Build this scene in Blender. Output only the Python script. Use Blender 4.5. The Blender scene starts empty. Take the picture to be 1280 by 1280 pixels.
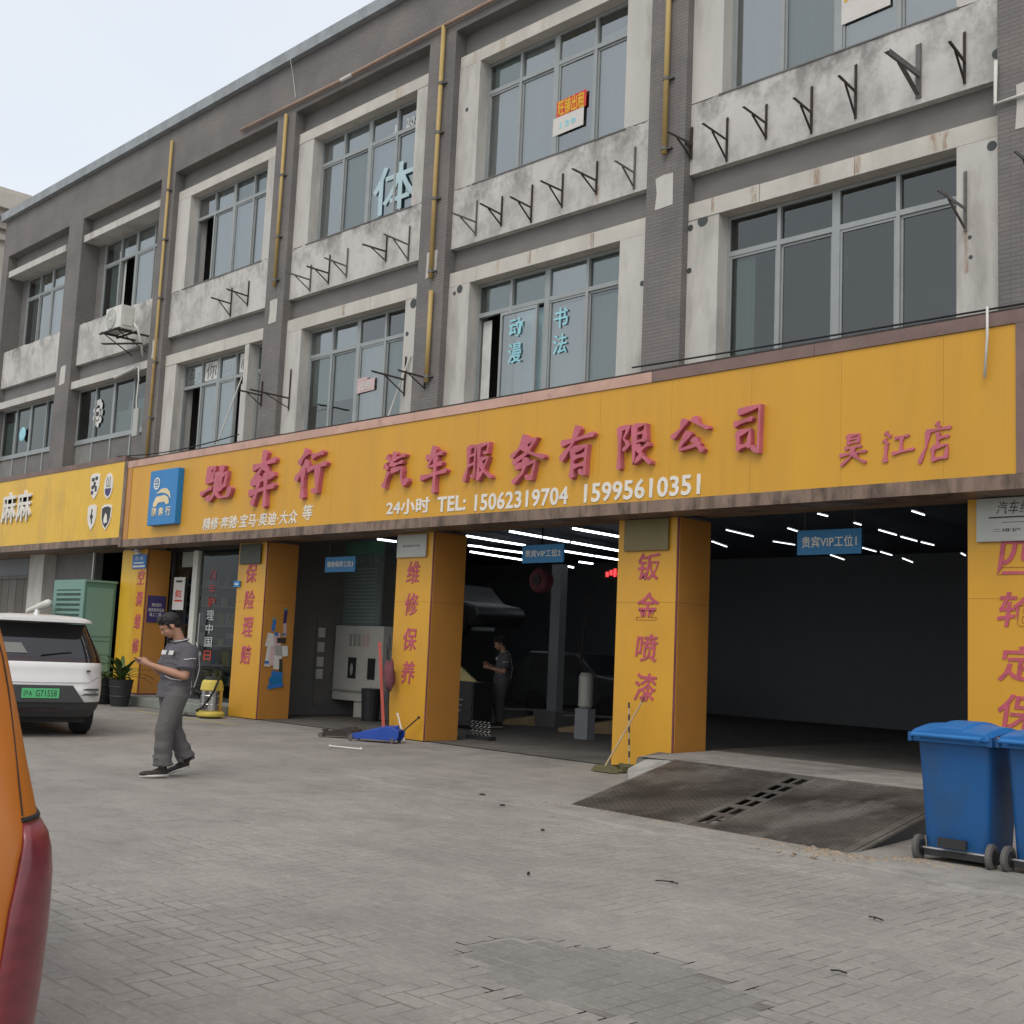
import bpy, bmesh, math, random
from mathutils import Vector, Matrix
random.seed(7)
R = math.radians
PI = math.pi
sc = bpy.context.scene
# ------------------------------------------------------------------ camera
cd = bpy.data.cameras.new("camera")
cam = bpy.data.objects.new("camera", cd)
sc.collection.objects.link(cam)
cr = Vector((0.70488453, 0.70794648, 0.04415403)); cu = Vector((0.05154582, -0.11320764, 0.99223337)); cf = Vector((-0.7074467, 0.69713399, 0.11629))
CAMP = Vector((8.87568, -12.8, 1.49568))
m4 = Matrix.Identity(4)
for i in range(3):
    m4[i][0] = cr[i]; m4[i][1] = cu[i]; m4[i][2] = -cf[i]; m4[i][3] = CAMP[i]
cam.matrix_world = m4
cd.sensor_width = 36.0
cd.lens = 1482.1685 / 1280 * 36
cd.clip_start = 0.05
cd.clip_end = 900
sc.camera = cam
# ------------------------------------------------------------------ world: thin overcast
w = bpy.data.worlds.new("World"); sc.world = w; w.use_nodes = True
nt = w.node_tree; nt.nodes.clear()
out = nt.nodes.new("ShaderNodeOutputWorld")
sky = nt.nodes.new("ShaderNodeTexSky"); sky.sky_type = 'NISHITA'; sky.sun_disc = False
SUN_EL, SUN_AZ = R(52), R(155)
sky.sun_elevation = SUN_EL; sky.sun_rotation = SUN_AZ; sky.dust_density = 5; sky.air_density = 1.2
bg1 = nt.nodes.new("ShaderNodeBackground"); bg1.inputs[1].default_value = 0.05
bg2 = nt.nodes.new("ShaderNodeBackground"); bg2.inputs[1].default_value = 0.76
tc = nt.nodes.new("ShaderNodeTexCoord")
mp = nt.nodes.new("ShaderNodeMapping"); mp.inputs['Scale'].default_value = (1, 1, 2.5)
nz = nt.nodes.new("ShaderNodeTexNoise"); nz.inputs['Scale'].default_value = 1.6; nz.inputs['Detail'].default_value = 3
rp = nt.nodes.new("ShaderNodeValToRGB")
rp.color_ramp.elements[0].position = 0.3; rp.color_ramp.elements[0].color = (0.86, 0.91, 0.965, 1)
rp.color_ramp.elements[1].position = 0.72; rp.color_ramp.elements[1].color = (0.98, 0.99, 1.0, 1)
add = nt.nodes.new("ShaderNodeAddShader")
L = nt.links.new
L(tc.outputs['Generated'], mp.inputs[0]); L(mp.outputs[0], nz.inputs['Vector']); L(nz.outputs['Fac'], rp.inputs[0])
L(rp.outputs[0], bg2.inputs[0]); L(sky.outputs[0], bg1.inputs[0])
L(bg1.outputs[0], add.inputs[0]); L(bg2.outputs[0], add.inputs[1]); L(add.outputs[0], out.inputs[0])
# ------------------------------------------------------------------ sun, veiled by cloud
sd = bpy.data.lights.new("sun", 'SUN'); sd.energy = 0.65; sd.angle = R(25); sd.color = (1.0, 0.95, 0.88)
so = bpy.data.objects.new("sun", sd); sc.collection.objects.link(so)
# Nishita azimuth: 0 = +Y, clockwise towards +X
sdir = Vector((math.sin(SUN_AZ) * math.cos(SUN_EL), math.cos(SUN_AZ) * math.cos(SUN_EL), math.sin(SUN_EL)))
so.rotation_euler = sdir.to_track_quat('Z', 'Y').to_euler()
so.location = (0, -20, 30)
sc.view_settings.view_transform = 'Standard'; sc.view_settings.look = 'None'
sc.view_settings.exposure = 0.06; sc.view_settings.gamma = 1.0; sc.view_settings.use_curve_mapping = False
sc.cycles.max_bounces = 8; sc.cycles.diffuse_bounces = 4; sc.cycles.glossy_bounces = 4; sc.cycles.transparent_max_bounces = 12
sc.cycles.use_denoising = True
sc.cycles.sample_clamp_indirect = 4.0
# ------------------------------------------------------------------ materials
def s2l(c):
    return tuple((x / 12.92 if x <= 0.04045 else ((x + 0.055) / 1.055) ** 2.4) for x in c)
def nodes(name):
    m = bpy.data.materials.new(name); m.use_nodes = True
    n = m.node_tree; p = n.nodes['Principled BSDF']
    return m, n, p
def noise(n, vec, scale, detail=4, rough=.55, stretch=None):
    if stretch:
        mpn = n.nodes.new("ShaderNodeMapping"); mpn.inputs['Scale'].default_value = stretch
        n.links.new(vec, mpn.inputs[0]); vec = mpn.outputs[0]
    t = n.nodes.new("ShaderNodeTexNoise"); t.inputs['Scale'].default_value = scale
    t.inputs['Detail'].default_value = detail; t.inputs['Roughness'].default_value = rough
    n.links.new(vec, t.inputs['Vector'])
    return t.outputs['Fac']
def ramp(n, fac, p0, p1, c0=(0, 0, 0), c1=(1, 1, 1)):
    r = n.nodes.new("ShaderNodeValToRGB")
    r.color_ramp.elements[0].position = p0; r.color_ramp.elements[1].position = p1
    r.color_ramp.elements[0].color = (*c0, 1); r.color_ramp.elements[1].color = (*c1, 1)
    n.links.new(fac, r.inputs[0]); return r.outputs[0]
def mix(n, fac, a, b, mode='MIX'):
    x = n.nodes.new("ShaderNodeMix"); x.data_type = 'RGBA'; x.blend_type = mode
    for s, v in ((x.inputs[0], fac), (x.inputs[6], a), (x.inputs[7], b)):
        if hasattr(v, 'node'): n.links.new(v, s)
        elif isinstance(v, (int, float)): s.default_value = v
        else: s.default_value = (*v, 1)
    return x.outputs[2]
def bump(n, p, h, strength, dist=.01):
    b = n.nodes.new("ShaderNodeBump"); b.inputs['Strength'].default_value = strength; b.inputs['Distance'].default_value = dist
    n.links.new(h, b.inputs['Height']); n.links.new(b.outputs[0], p.inputs['Normal'])
def M(name, col, rough=.6, metal=0, var=.12, vscale=3.0, stretch=None, dirt=None, damt=.5, dscale=2.0, dstretch=None, dp=(.5, .75), bmp=0, bscale=40, spec=.4, obj=False):
    m, n, p = nodes(name)
    if obj:
        g = n.nodes.new("ShaderNodeTexCoord"); v = g.outputs['Object']
    else:
        g = n.nodes.new("ShaderNodeNewGeometry"); v = g.outputs['Position']
    f = noise(n, v, vscale, 5, .6, stretch)
    c = ramp(n, f, .3, .7, tuple(x * (1 - var) for x in col), tuple(min(1, x * (1 + var)) for x in col))
    if dirt:
        d = ramp(n, noise(n, v, dscale, 6, .65, dstretch), dp[0], dp[1])
        mm = n.nodes.new("ShaderNodeMath"); mm.operation = 'MULTIPLY'; mm.inputs[1].default_value = damt
        n.links.new(d, mm.inputs[0])
        c = mix(n, mm.outputs[0], c, dirt)
    n.links.new(c, p.inputs['Base Color'])
    p.inputs['Roughness'].default_value = rough; p.inputs['Metallic'].default_value = metal
    p.inputs['Specular IOR Level'].default_value = spec
    if bmp: bump(n, p, noise(n, v, bscale, 4), bmp)
    return m
def emis(name, col, s):
    m, n, p = nodes(name); p.inputs['Base Color'].default_value = (.8, .8, .8, 1)
    p.inputs['Emission Color'].default_value = (*col, 1); p.inputs['Emission Strength'].default_value = s
    return m
MT = {}
MT['white_plaster'] = M('white_plaster', (.52, .505, .475), .9, var=.10, vscale=1.3, stretch=(1, 1, .4), dirt=(.26, .245, .225), damt=.75, dscale=1.6, dstretch=(1.3, 1, .35), dp=(.50, .74), bmp=.35, bscale=9)
MT['lintel_plaster'] = M('lintel_plaster', (.52, .50, .45), .9, var=.12, vscale=2.2, dirt=(.34, .22, .11), damt=.6, dscale=1.7, dstretch=(1.5, 1.5, .25), dp=(.60, .74), bmp=.3, bscale=9)
MT['grey_band'] = M('grey_band', (.17, .165, .16), .85, var=.12, vscale=1.2, stretch=(1, 1, 3), bmp=.1)
MT['coping'] = M('coping_grey', (.30, .33, .35), .8, var=.14, vscale=3, stretch=(1, 1, .3), dirt=(.16, .17, .18), damt=.5, dscale=4, dp=(.45, .7))
def tile_mat():
    m, n, p = nodes('grey_strip_tile')
    g = n.nodes.new("ShaderNodeNewGeometry")
    sx = n.nodes.new("ShaderNodeSeparateXYZ"); n.links.new(g.outputs['Position'], sx.inputs[0])
    ad = n.nodes.new("ShaderNodeMath"); n.links.new(sx.outputs[0], ad.inputs[0]); n.links.new(sx.outputs[1], ad.inputs[1])
    cb = n.nodes.new("ShaderNodeCombineXYZ"); n.links.new(ad.outputs[0], cb.inputs[0]); n.links.new(sx.outputs[2], cb.inputs[1])
    b = n.nodes.new("ShaderNodeTexBrick"); b.offset = .5
    b.inputs['Scale'].default_value = 1; b.inputs['Brick Width'].default_value = .24; b.inputs['Row Height'].default_value = .052
    b.inputs['Mortar Size'].default_value = .006; b.inputs['Mortar Smooth'].default_value = .3; b.inputs['Bias'].default_value = 0
    b.inputs['Color1'].default_value = (.19, .18, .172, 1); b.inputs['Color2'].default_value = (.172, .162, .155, 1); b.inputs['Mortar'].default_value = (.135, .128, .122, 1)
    n.links.new(cb.outputs[0], b.inputs['Vector'])
    blot = ramp(n, noise(n, g.outputs['Position'], 1.1, 5), .35, .7, (.82, .82, .85), (1.15, 1.12, 1.08))
    c = mix(n, 1.0, b.outputs['Color'], blot, 'MULTIPLY')
    n.links.new(c, p.inputs['Base Color']); p.inputs['Roughness'].default_value = .75
    inv = n.nodes.new("ShaderNodeMath"); inv.operation = 'SUBTRACT'; inv.inputs[0].default_value = 1; n.links.new(b.outputs['Fac'], inv.inputs[1])
    bump(n, p, inv.outputs[0], .5, .006)
    return m
MT['tile'] = tile_mat()
MT['frame'] = M('window_frame_pale_aluminium', (.31, .335, .335), .45, .2, var=.08)
MT['frame_dark'] = M('window_frame_shadow_gasket', (.06, .07, .07), .6)
def glass(name, tint, ior=1.9, rough=.04, base=.0):
    m, n, p = nodes(name); n.nodes.remove(p)
    o = n.nodes['Material Output']
    tr = n.nodes.new("ShaderNodeBsdfTransparent"); tr.inputs[0].default_value = (*tint, 1)
    gl = n.nodes.new("ShaderNodeBsdfGlossy"); gl.inputs['Color'].default_value = (.88, .92, .91, 1); gl.inputs['Roughness'].default_value = rough
    fr = n.nodes.new("ShaderNodeFresnel"); fr.inputs[0].default_value = ior
    g = n.nodes.new("ShaderNodeNewGeometry")
    bp = n.nodes.new("ShaderNodeBump"); bp.inputs['Strength'].default_value = .12; bp.inputs['Distance'].default_value = .02
    n.links.new(noise(n, g.outputs['Position'], 1.4, 2), bp.inputs['Height']); n.links.new(bp.outputs[0], gl.inputs['Normal'])
    ma = n.nodes.new("ShaderNodeMath"); ma.operation = 'ADD'; ma.inputs[1].default_value = base; n.links.new(fr.outputs[0], ma.inputs[0]); mx = n.nodes.new("ShaderNodeMixShader"); n.links.new(ma.outputs[0], mx.inputs[0]); n.links.new(tr.outputs[0], mx.inputs[1]); n.links.new(gl.outputs[0], mx.inputs[2])
    n.links.new(mx.outputs[0], o.inputs[0]); return m
MT['glass'] = glass('tinted_window_glass', (.72, .80, .82), 2.3, base=.14)
MT['glass_low'] = glass('grey_green_glass_dimmed', (.66, .76, .74), 2.1, base=.05)  # reflection toned down for the second storey; also mixed in for pane variety
MT['glass_dim_reflection'] = glass('green_glass_dim_reflection', (.50, .60, .56), 1.85, base=.02)  # dark tint and weak mirror stand in for reflected trees and buildings
MT['glass_clear'] = glass('shopfront_glass', (.78, .84, .82), 1.45)
MT['curtain'] = M('pale_curtain', (.60, .62, .62), .9, var=.06, vscale=7, stretch=(1, 1, .04))
MT['curtain_blue'] = M('pale_blue_film', (.48, .64, .68), .8, var=.1)
MT['room'] = M('dim_room_wall', (.22, .22, .21), .9)
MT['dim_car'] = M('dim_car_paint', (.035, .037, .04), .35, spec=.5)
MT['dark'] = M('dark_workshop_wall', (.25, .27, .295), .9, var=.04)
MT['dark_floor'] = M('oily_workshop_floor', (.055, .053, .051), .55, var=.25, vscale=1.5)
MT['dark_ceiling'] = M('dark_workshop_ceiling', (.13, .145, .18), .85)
MT['grey_wall'] = M('grey_shop_wall', (.17, .168, .165), .8, var=.1)
MT['yellow'] = M('yellow_sign_panel', (.62, .325, .026), .42, var=.035, vscale=1.0, stretch=(1.2, 1, .3), dirt=(.46, .25, .05), damt=.45, dscale=.9, dstretch=(2.8, 1, .22), dp=(.42, .74))
MT['yellow_old'] = M('yellow_sign_panel_stained', (.72, .44, .035), .42, var=.05, dirt=(.42, .25, .07), damt=.6, dscale=.9, dstretch=(1.6, 1, .35), dp=(.5, .72))
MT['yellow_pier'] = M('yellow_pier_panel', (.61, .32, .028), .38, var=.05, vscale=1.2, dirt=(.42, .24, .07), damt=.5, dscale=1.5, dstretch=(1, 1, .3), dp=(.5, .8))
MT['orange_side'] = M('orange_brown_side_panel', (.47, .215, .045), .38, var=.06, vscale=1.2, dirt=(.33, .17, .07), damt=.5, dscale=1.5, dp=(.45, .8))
MT['trim'] = M('brown_weathered_steel_trim', (.235, .165, .125), .5, .25, var=.2, vscale=2, stretch=(2, 1, .3), dirt=(.075, .055, .042), damt=.85, dscale=2.6, dstretch=(1.6, 1, .5), dp=(.46, .62))
MT['trim_pink'] = M('pink_faded_trim', (.54, .35, .28), .6, .1, var=.12, vscale=2, dirt=(.2, .12, .09), damt=.7, dscale=2.5, dp=(.55, .75))
MT['trim_mauve'] = M('mauve_brown_trim', (.20, .135, .12), .6, .1, var=.15, vscale=2, dirt=(.1, .07, .06), damt=.6, dscale=2.5, dp=(.5, .75))
MT['soffit'] = M('brown_soffit', (.22, .15, .095), .7, var=.12)
MT['letter'] = M('faded_red_letter', (.49, .125, .17), .55, var=.16, vscale=4, dirt=(.50, .20, .22), damt=.5, dscale=5)
MT['letter_flat'] = M('faded_red_pier_letter', (.46, .09, .13), .6, var=.2, vscale=8)
MT['white_letter'] = M('white_letter', (.72, .70, .64), .5, var=.06)
MT['blue_box'] = M('blue_logo_panel', (.02, .20, .48), .4, var=.05)
MT['sign_blue'] = M('blue_bay_sign', (.015, .17, .38), .4, var=.05)
MT['cream'] = M('cream_print', (.75, .62, .38), .6)
MT['gas_yellow'] = M('yellow_gas_pipe', (.45, .33, .12), .5, var=.12, dirt=(.35, .17, .1), damt=.6, dscale=3, dp=(.5, .7))
MT['gas_pink'] = M('faded_pink_gas_pipe', (.33, .225, .165), .55, var=.2)
MT['rust'] = M('rusty_angle_iron', (.052, .045, .042), .75, .3, var=.3, vscale=10, dirt=(.14, .06, .03), damt=.5, dscale=9)
MT['rust_light'] = M('grey_galvanised_angle_iron', (.16, .155, .15), .6, .4, var=.2, vscale=10)
def stain_mat():
    m, n, p = nodes('rust_stain'); o = n.nodes['Material Output']
    p.inputs['Base Color'].default_value = (.36, .20, .10, 1); p.inputs['Roughness'].default_value = .95
    g = n.nodes.new("ShaderNodeNewGeometry")
    f = ramp(n, noise(n, g.outputs['Position'], 3.5, 5, .7, (4, 4, .7)), .42, .66)
    k = n.nodes.new("ShaderNodeMath"); k.operation = 'MULTIPLY'; k.inputs[1].default_value = .6; n.links.new(f, k.inputs[0])
    t = n.nodes.new("ShaderNodeBsdfTransparent"); mx = n.nodes.new("ShaderNodeMixShader")
    n.links.new(k.outputs[0], mx.inputs[0]); n.links.new(t.outputs[0], mx.inputs[1]); n.links.new(p.outputs[0], mx.inputs[2]); n.links.new(mx.outputs[0], o.inputs[0])
    return m
MT['stain'] = stain_mat()
def spandrel_mat():
    m, n, p = nodes('grimy_white_spandrel'); g = n.nodes.new("ShaderNodeNewGeometry"); v = g.outputs['Position']
    c = ramp(n, noise(n, v, 1.2, 5, .6, (1, 1, .5)), .3, .7, (.50, .49, .465), (.59, .58, .56))
    sx = n.nodes.new("ShaderNodeSeparateXYZ"); n.links.new(v, sx.inputs[0])
    mr = n.nodes.new("ShaderNodeMapRange"); mr.inputs['From Min'].default_value = 8.75; mr.inputs['From Max'].default_value = 9.35; mr.inputs['To Min'].default_value = .55; mr.inputs['To Max'].default_value = 1.05
    n.links.new(sx.outputs[2], mr.inputs[0])
    d = ramp(n, noise(n, v, 1.7, 7, .74, (1, 1, .8)), .44, .62)
    k = n.nodes.new("ShaderNodeMath"); k.operation = 'MULTIPLY'; n.links.new(d, k.inputs[0]); n.links.new(mr.outputs[0], k.inputs[1])
    c = mix(n, k.outputs[0], c, (.23, .225, .215))
    d2 = ramp(n, noise(n, v, 3.0, 4, .6, (1.6, 1, .12)), .58, .72)
    k2 = n.nodes.new("ShaderNodeMath"); k2.operation = 'MULTIPLY'; k2.inputs[1].default_value = .35; n.links.new(d2, k2.inputs[0])
    c = mix(n, k2.outputs[0], c, (.30, .285, .26))
    n.links.new(c, p.inputs['Base Color']); p.inputs['Roughness'].default_value = .92; bump(n, p, noise(n, v, 8, 5), .35)
    return m
MT['spandrel'] = spandrel_mat()
MT['steel'] = M('dull_steel', (.42, .42, .41), .4, .8, var=.1)
MT['chrome'] = M('polished_steel_tank', (.55, .55, .54), .22, .95, var=.05)
MT['black_rubber'] = M('black_rubber', (.018, .018, .019), .75, var=.15)
MT['black_plastic'] = M('black_plastic', (.03, .03, .033), .5, var=.1)
MT['grey_rubber'] = M('worn_grey_rubber', (.11, .105, .10), .8, var=.15)
MT['white_plastic'] = M('white_plastic', (.62, .62, .58), .45, var=.06)
MT['plate_grey'] = M('grey_plaque', (.40, .41, .38), .45, .2, var=.06)
MT['plate_olive'] = M('olive_plaque', (.17, .14, .065), .5, .2, var=.08)
MT['plate_dark'] = M('dark_plaque', (.06, .065, .05), .5, .2, var=.08)
MT['green_metal'] = M('sea_green_painted_metal', (.16, .29, .245), .5, .05, var=.06, vscale=1.5, dirt=(.14, .27, .22), damt=.5, dscale=1.5)
MT['green_metal_dark'] = M('green_painted_metal', (.085, .195, .155), .5, .05, var=.06, vscale=1.5, dirt=(.08, .18, .15), damt=.5, dscale=1.5)
MT['bin_blue'] = M('blue_bin_plastic', (.012, .095, .28), .45, var=.08, vscale=2.5, dirt=(.03, .07, .14), damt=.6, dscale=3, dstretch=(1, 1, .5), dp=(.45, .7), bmp=.05)
MT['bin_lid'] = M('blue_bin_lid_plastic', (.022, .16, .44), .42, var=.08, vscale=4)
MT['jack_blue'] = M('blue_jack_paint', (.02, .07, .36), .4, var=.1)
MT['red_paint'] = M('red_paint', (.50, .11, .09), .5, var=.1)
MT['red_cloth'] = M('dark_red_rag', (.16, .055, .07), .95, var=.3)
MT['yellow_plastic'] = M('yellow_plastic', (.60, .48, .09), .45, var=.08)
MT['yellow_line'] = M('worn_yellow_paint', (.42, .36, .16), .8, var=.25, vscale=8)
MT['wood'] = M('pale_wood', (.40, .30, .17), .7, var=.15)
MT['straw'] = M('olive_bristles', (.13, .12, .06), .9, var=.3, vscale=30)
MT['leaf'] = M('dusty_green_leaf', (.075, .12, .035), .55, var=.4, vscale=12)
MT['soil'] = M('soil', (.04, .03, .022), .95)
MT['skin'] = M('skin', (.40, .215, .145), .55, var=.05, spec=.35)
MT['hair'] = M('black_hair', (.012, .011, .011), .6)
MT['uniform'] = M('grey_work_uniform', (.098, .096, .108), .9, var=.10, vscale=6, bmp=.5, bscale=14, obj=True)
MT['trousers'] = M('grey_work_trousers', (.108, .102, .104), .92, var=.12, vscale=5, bmp=.9, bscale=9, obj=True)
MT['piping'] = M('white_piping', (.62, .61, .60), .8)
MT['shoe'] = M('dark_shoe', (.03, .024, .022), .7)
MT['sole'] = M('white_shoe_sole', (.55, .53, .50), .7)
MT['car_white'] = M('white_car_paint', (.76, .76, .76), .22, 0, var=.02, spec=.6)
MT['car_dark'] = M('grey_car_cladding', (.055, .057, .06), .55, var=.06)
MT['car_glass'] = M('dark_car_glass', (.008, .008, .010), .05, 0, var=.1, spec=.8)
MT['tail_red'] = M('dark_tail_lamp_bar', (.022, .007, .009), .12, var=.2, spec=.7)
MT['plate_green'] = M('green_number_plate', (.10, .50, .20), .4, var=.04)
MT['orange_paint'] = M('orange_car_paint', (.50, .150, .016), .34, 0, var=.03, spec=.6)
MT['lamp_red'] = M('red_lamp_lens', (.17, .022, .030), .3, 0, var=.35, vscale=9, stretch=(1, 1, 3), spec=.8)
MT['paper_white'] = M('white_paper', (.62, .60, .57), .8, var=.05)
MT['paper_pink'] = M('pinkish_paper', (.55, .42, .42), .8, var=.1)
MT['poster_yellow'] = M('yellow_poster', (.70, .42, .03), .6)
MT['poster_red'] = M('red_print', (.60, .06, .04), .6)
MT['poster_purple'] = M('purple_poster', (.055, .04, .15), .5, var=.1)
MT['print_blue'] = M('blue_print', (.03, .16, .45), .5)
MT['cyan_film'] = M('cyan_window_film', (.30, .62, .70), .6)
MT['film_white'] = M('white_window_film', (.60, .62, .60), .7, var=.12, vscale=5)
MT['film_pale'] = M('pale_window_film', (.42, .56, .60), .7)
MT['beige'] = M('beige_stone', (.50, .46, .40), .8, var=.08)
MT['concrete_step'] = M('grey_green_step', (.22, .24, .21), .85, var=.12)
MT['rubble'] = M('pale_broken_concrete', (.30, .29, .265), .95, var=.25, vscale=6, bmp=.9, bscale=12)
MT['debris'] = M('brown_debris', (.30, .235, .165), .95, var=.5, vscale=20)
MT['cabinet'] = M('off_white_machine_paint', (.62, .62, .57), .55, var=.08, dirt=(.25, .24, .2), damt=.4, dscale=3)
MT['menu'] = M('grey_green_price_board', (.20, .26, .25), .5, var=.08)
MT['menu_green'] = M('green_board_header', (.16, .40, .30), .5)
MT['menu_text'] = M('dim_board_text', (.34, .46, .48), .6)
MT['led'] = emis('led_tube', (.88, .94, 1.0), 6.0)
MT['led_dim'] = emis('led_tube_far', (.88, .94, 1.0), 2.6)
MT['led_red'] = emis('red_led', (1, .02, .03), 1.3)
def ground_mat(name, base, crack=True, dark=(.115, .108, .1)):
    m, n, p = nodes(name)
    g = n.nodes.new("ShaderNodeNewGeometry"); v = g.outputs['Position']
    c = ramp(n, noise(n, v, .55, 6, .6), .35, .68, tuple(x * .84 for x in base), tuple(x * 1.10 for x in base))
    f2 = ramp(n, noise(n, v, 2.6, 7, .7, (1, 1, 1)), .50, .78)
    k = n.nodes.new("ShaderNodeMath"); k.operation = 'MULTIPLY'; k.inputs[1].default_value = .55; n.links.new(f2, k.inputs[0])
    c = mix(n, k.outputs[0], c, dark)
    sy_ = n.nodes.new("ShaderNodeSeparateXYZ"); n.links.new(v, sy_.inputs[0])
    my = n.nodes.new("ShaderNodeMapRange"); my.inputs['From Min'].default_value = -4.5; my.inputs['From Max'].default_value = -.5; my.inputs['To Min'].default_value = .0; my.inputs['To Max'].default_value = 1.0
    n.links.new(sy_.outputs[1], my.inputs[0])
    oil = ramp(n, noise(n, v, .9, 6, .68, (1, .7, 1)), .44, .70)
    ko = n.nodes.new("ShaderNodeMath"); ko.operation = 'MULTIPLY'; n.links.new(oil, ko.inputs[0]); n.links.new(my.outputs[0], ko.inputs[1])
    kp = n.nodes.new("ShaderNodeMath"); kp.operation = 'MULTIPLY'; kp.inputs[1].default_value = .7; n.links.new(ko.outputs[0], kp.inputs[0])
    c = mix(n, kp.outputs[0], c, tuple(x * .42 for x in base))
    st = ramp(n, noise(n, v, 1.0, 6, .65, (.35, 2.4, 1)), .52, .75)
    k2 = n.nodes.new("ShaderNodeMath"); k2.operation = 'MULTIPLY'; k2.inputs[1].default_value = .35; n.links.new(st, k2.inputs[0])
    c = mix(n, k2.outputs[0], c, tuple(x * 1.35 for x in base))
    f3 = ramp(n, noise(n, v, 26, 4, .7), .3, .75, (.86, .86, .86), (1.12, 1.12, 1.12))
    c = mix(n, 1, c, f3, 'MULTIPLY')
    vb_ = n.nodes.new("ShaderNodeTexVoronoi"); vb_.inputs['Scale'].default_value = 5.5; n.links.new(v, vb_.inputs['Vector'])
    hs = n.nodes.new("ShaderNodeSeparateColor"); n.links.new(vb_.outputs['Color'], hs.inputs[0])
    if not crack: c = mix(n, 1, c, ramp(n, hs.outputs[0], 0, 1, (.93, .93, .93), (1.06, 1.06, 1.06)), 'MULTIPLY')
    if crack:
        vo = n.nodes.new("ShaderNodeTexVoronoi"); vo.feature = 'DISTANCE_TO_EDGE'; vo.inputs['Scale'].default_value = .42
        ds = n.nodes.new("ShaderNodeMix"); ds.data_type = 'VECTOR'; ds.inputs[0].default_value = .22
        nn = n.nodes.new("ShaderNodeTexNoise"); nn.inputs['Scale'].default_value = 1.7; nn.inputs['Detail'].default_value = 5; n.links.new(v, nn.inputs['Vector'])
        n.links.new(v, ds.inputs[4]); n.links.new(nn.outputs['Color'], ds.inputs[5]); n.links.new(ds.outputs[1], vo.inputs['Vector'])
        cr_ = ramp(n, vo.outputs['Distance'], .0, .004, (.74, .74, .74), (1, 1, 1))
        br = ramp(n, noise(n, v, .8, 3), .52, .66)
        cr2 = mix(n, br, (1, 1, 1), cr_)
        c = mix(n, 1, c, cr2, 'MULTIPLY')
    n.links.new(c, p.inputs['Base Color']); p.inputs['Roughness'].default_value = .88
    p.inputs['Specular IOR Level'].default_value = .25
    bump(n, p, noise(n, v, 18, 6, .7), .35, .02)
    return m
MT['ground'] = ground_mat('worn_concrete', (.302, .284, .258))
MT['paver'] = ground_mat('dusty_grey_paver', (.304, .286, .260), False, (.21, .197, .18))
MT['apron'] = ground_mat('pale_dusty_concrete', (.31, .295, .268), False)
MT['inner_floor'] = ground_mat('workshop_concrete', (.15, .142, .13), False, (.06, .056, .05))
def tread_mat():
    m, n, p = nodes('rusty_tread_plate')
    g = n.nodes.new("ShaderNodeTexCoord"); v = g.outputs['Object']
    c = ramp(n, noise(n, v, .75, 6, .68), .40, .60, (.040, .036, .032), (.135, .122, .106))
    st = ramp(n, noise(n, v, 1.5, 7, .72, (1, .5, 1)), .52, .66)
    c = mix(n, st, c, (.21, .20, .18))
    n.links.new(c, p.inputs['Base Color']); p.inputs['Roughness'].default_value = .6; p.inputs['Metallic'].default_value = .25
    bump(n, p, noise(n, v, 30, 4), .3)
    return m
MT['tread'] = tread_mat()
MT['paver_dark'] = ground_mat('dark_green_grey_paver', (.245, .238, .215), False, (.16, .158, .14))
MT['joint'] = M('dirty_joint_sand', (.165, .152, .135), .95, var=.2, vscale=5, dirt=(.285, .268, .242), damt=1.0, dscale=.8, dp=(.44, .56))
MT['tread_bar'] = M('tread_bar', (.045, .042, .038), .45, .4, var=.4, vscale=1.2)
MT['tread_worn'] = M('tread_bar_worn', (.12, .11, .10), .5, .35, var=.5, vscale=.9)
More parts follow.
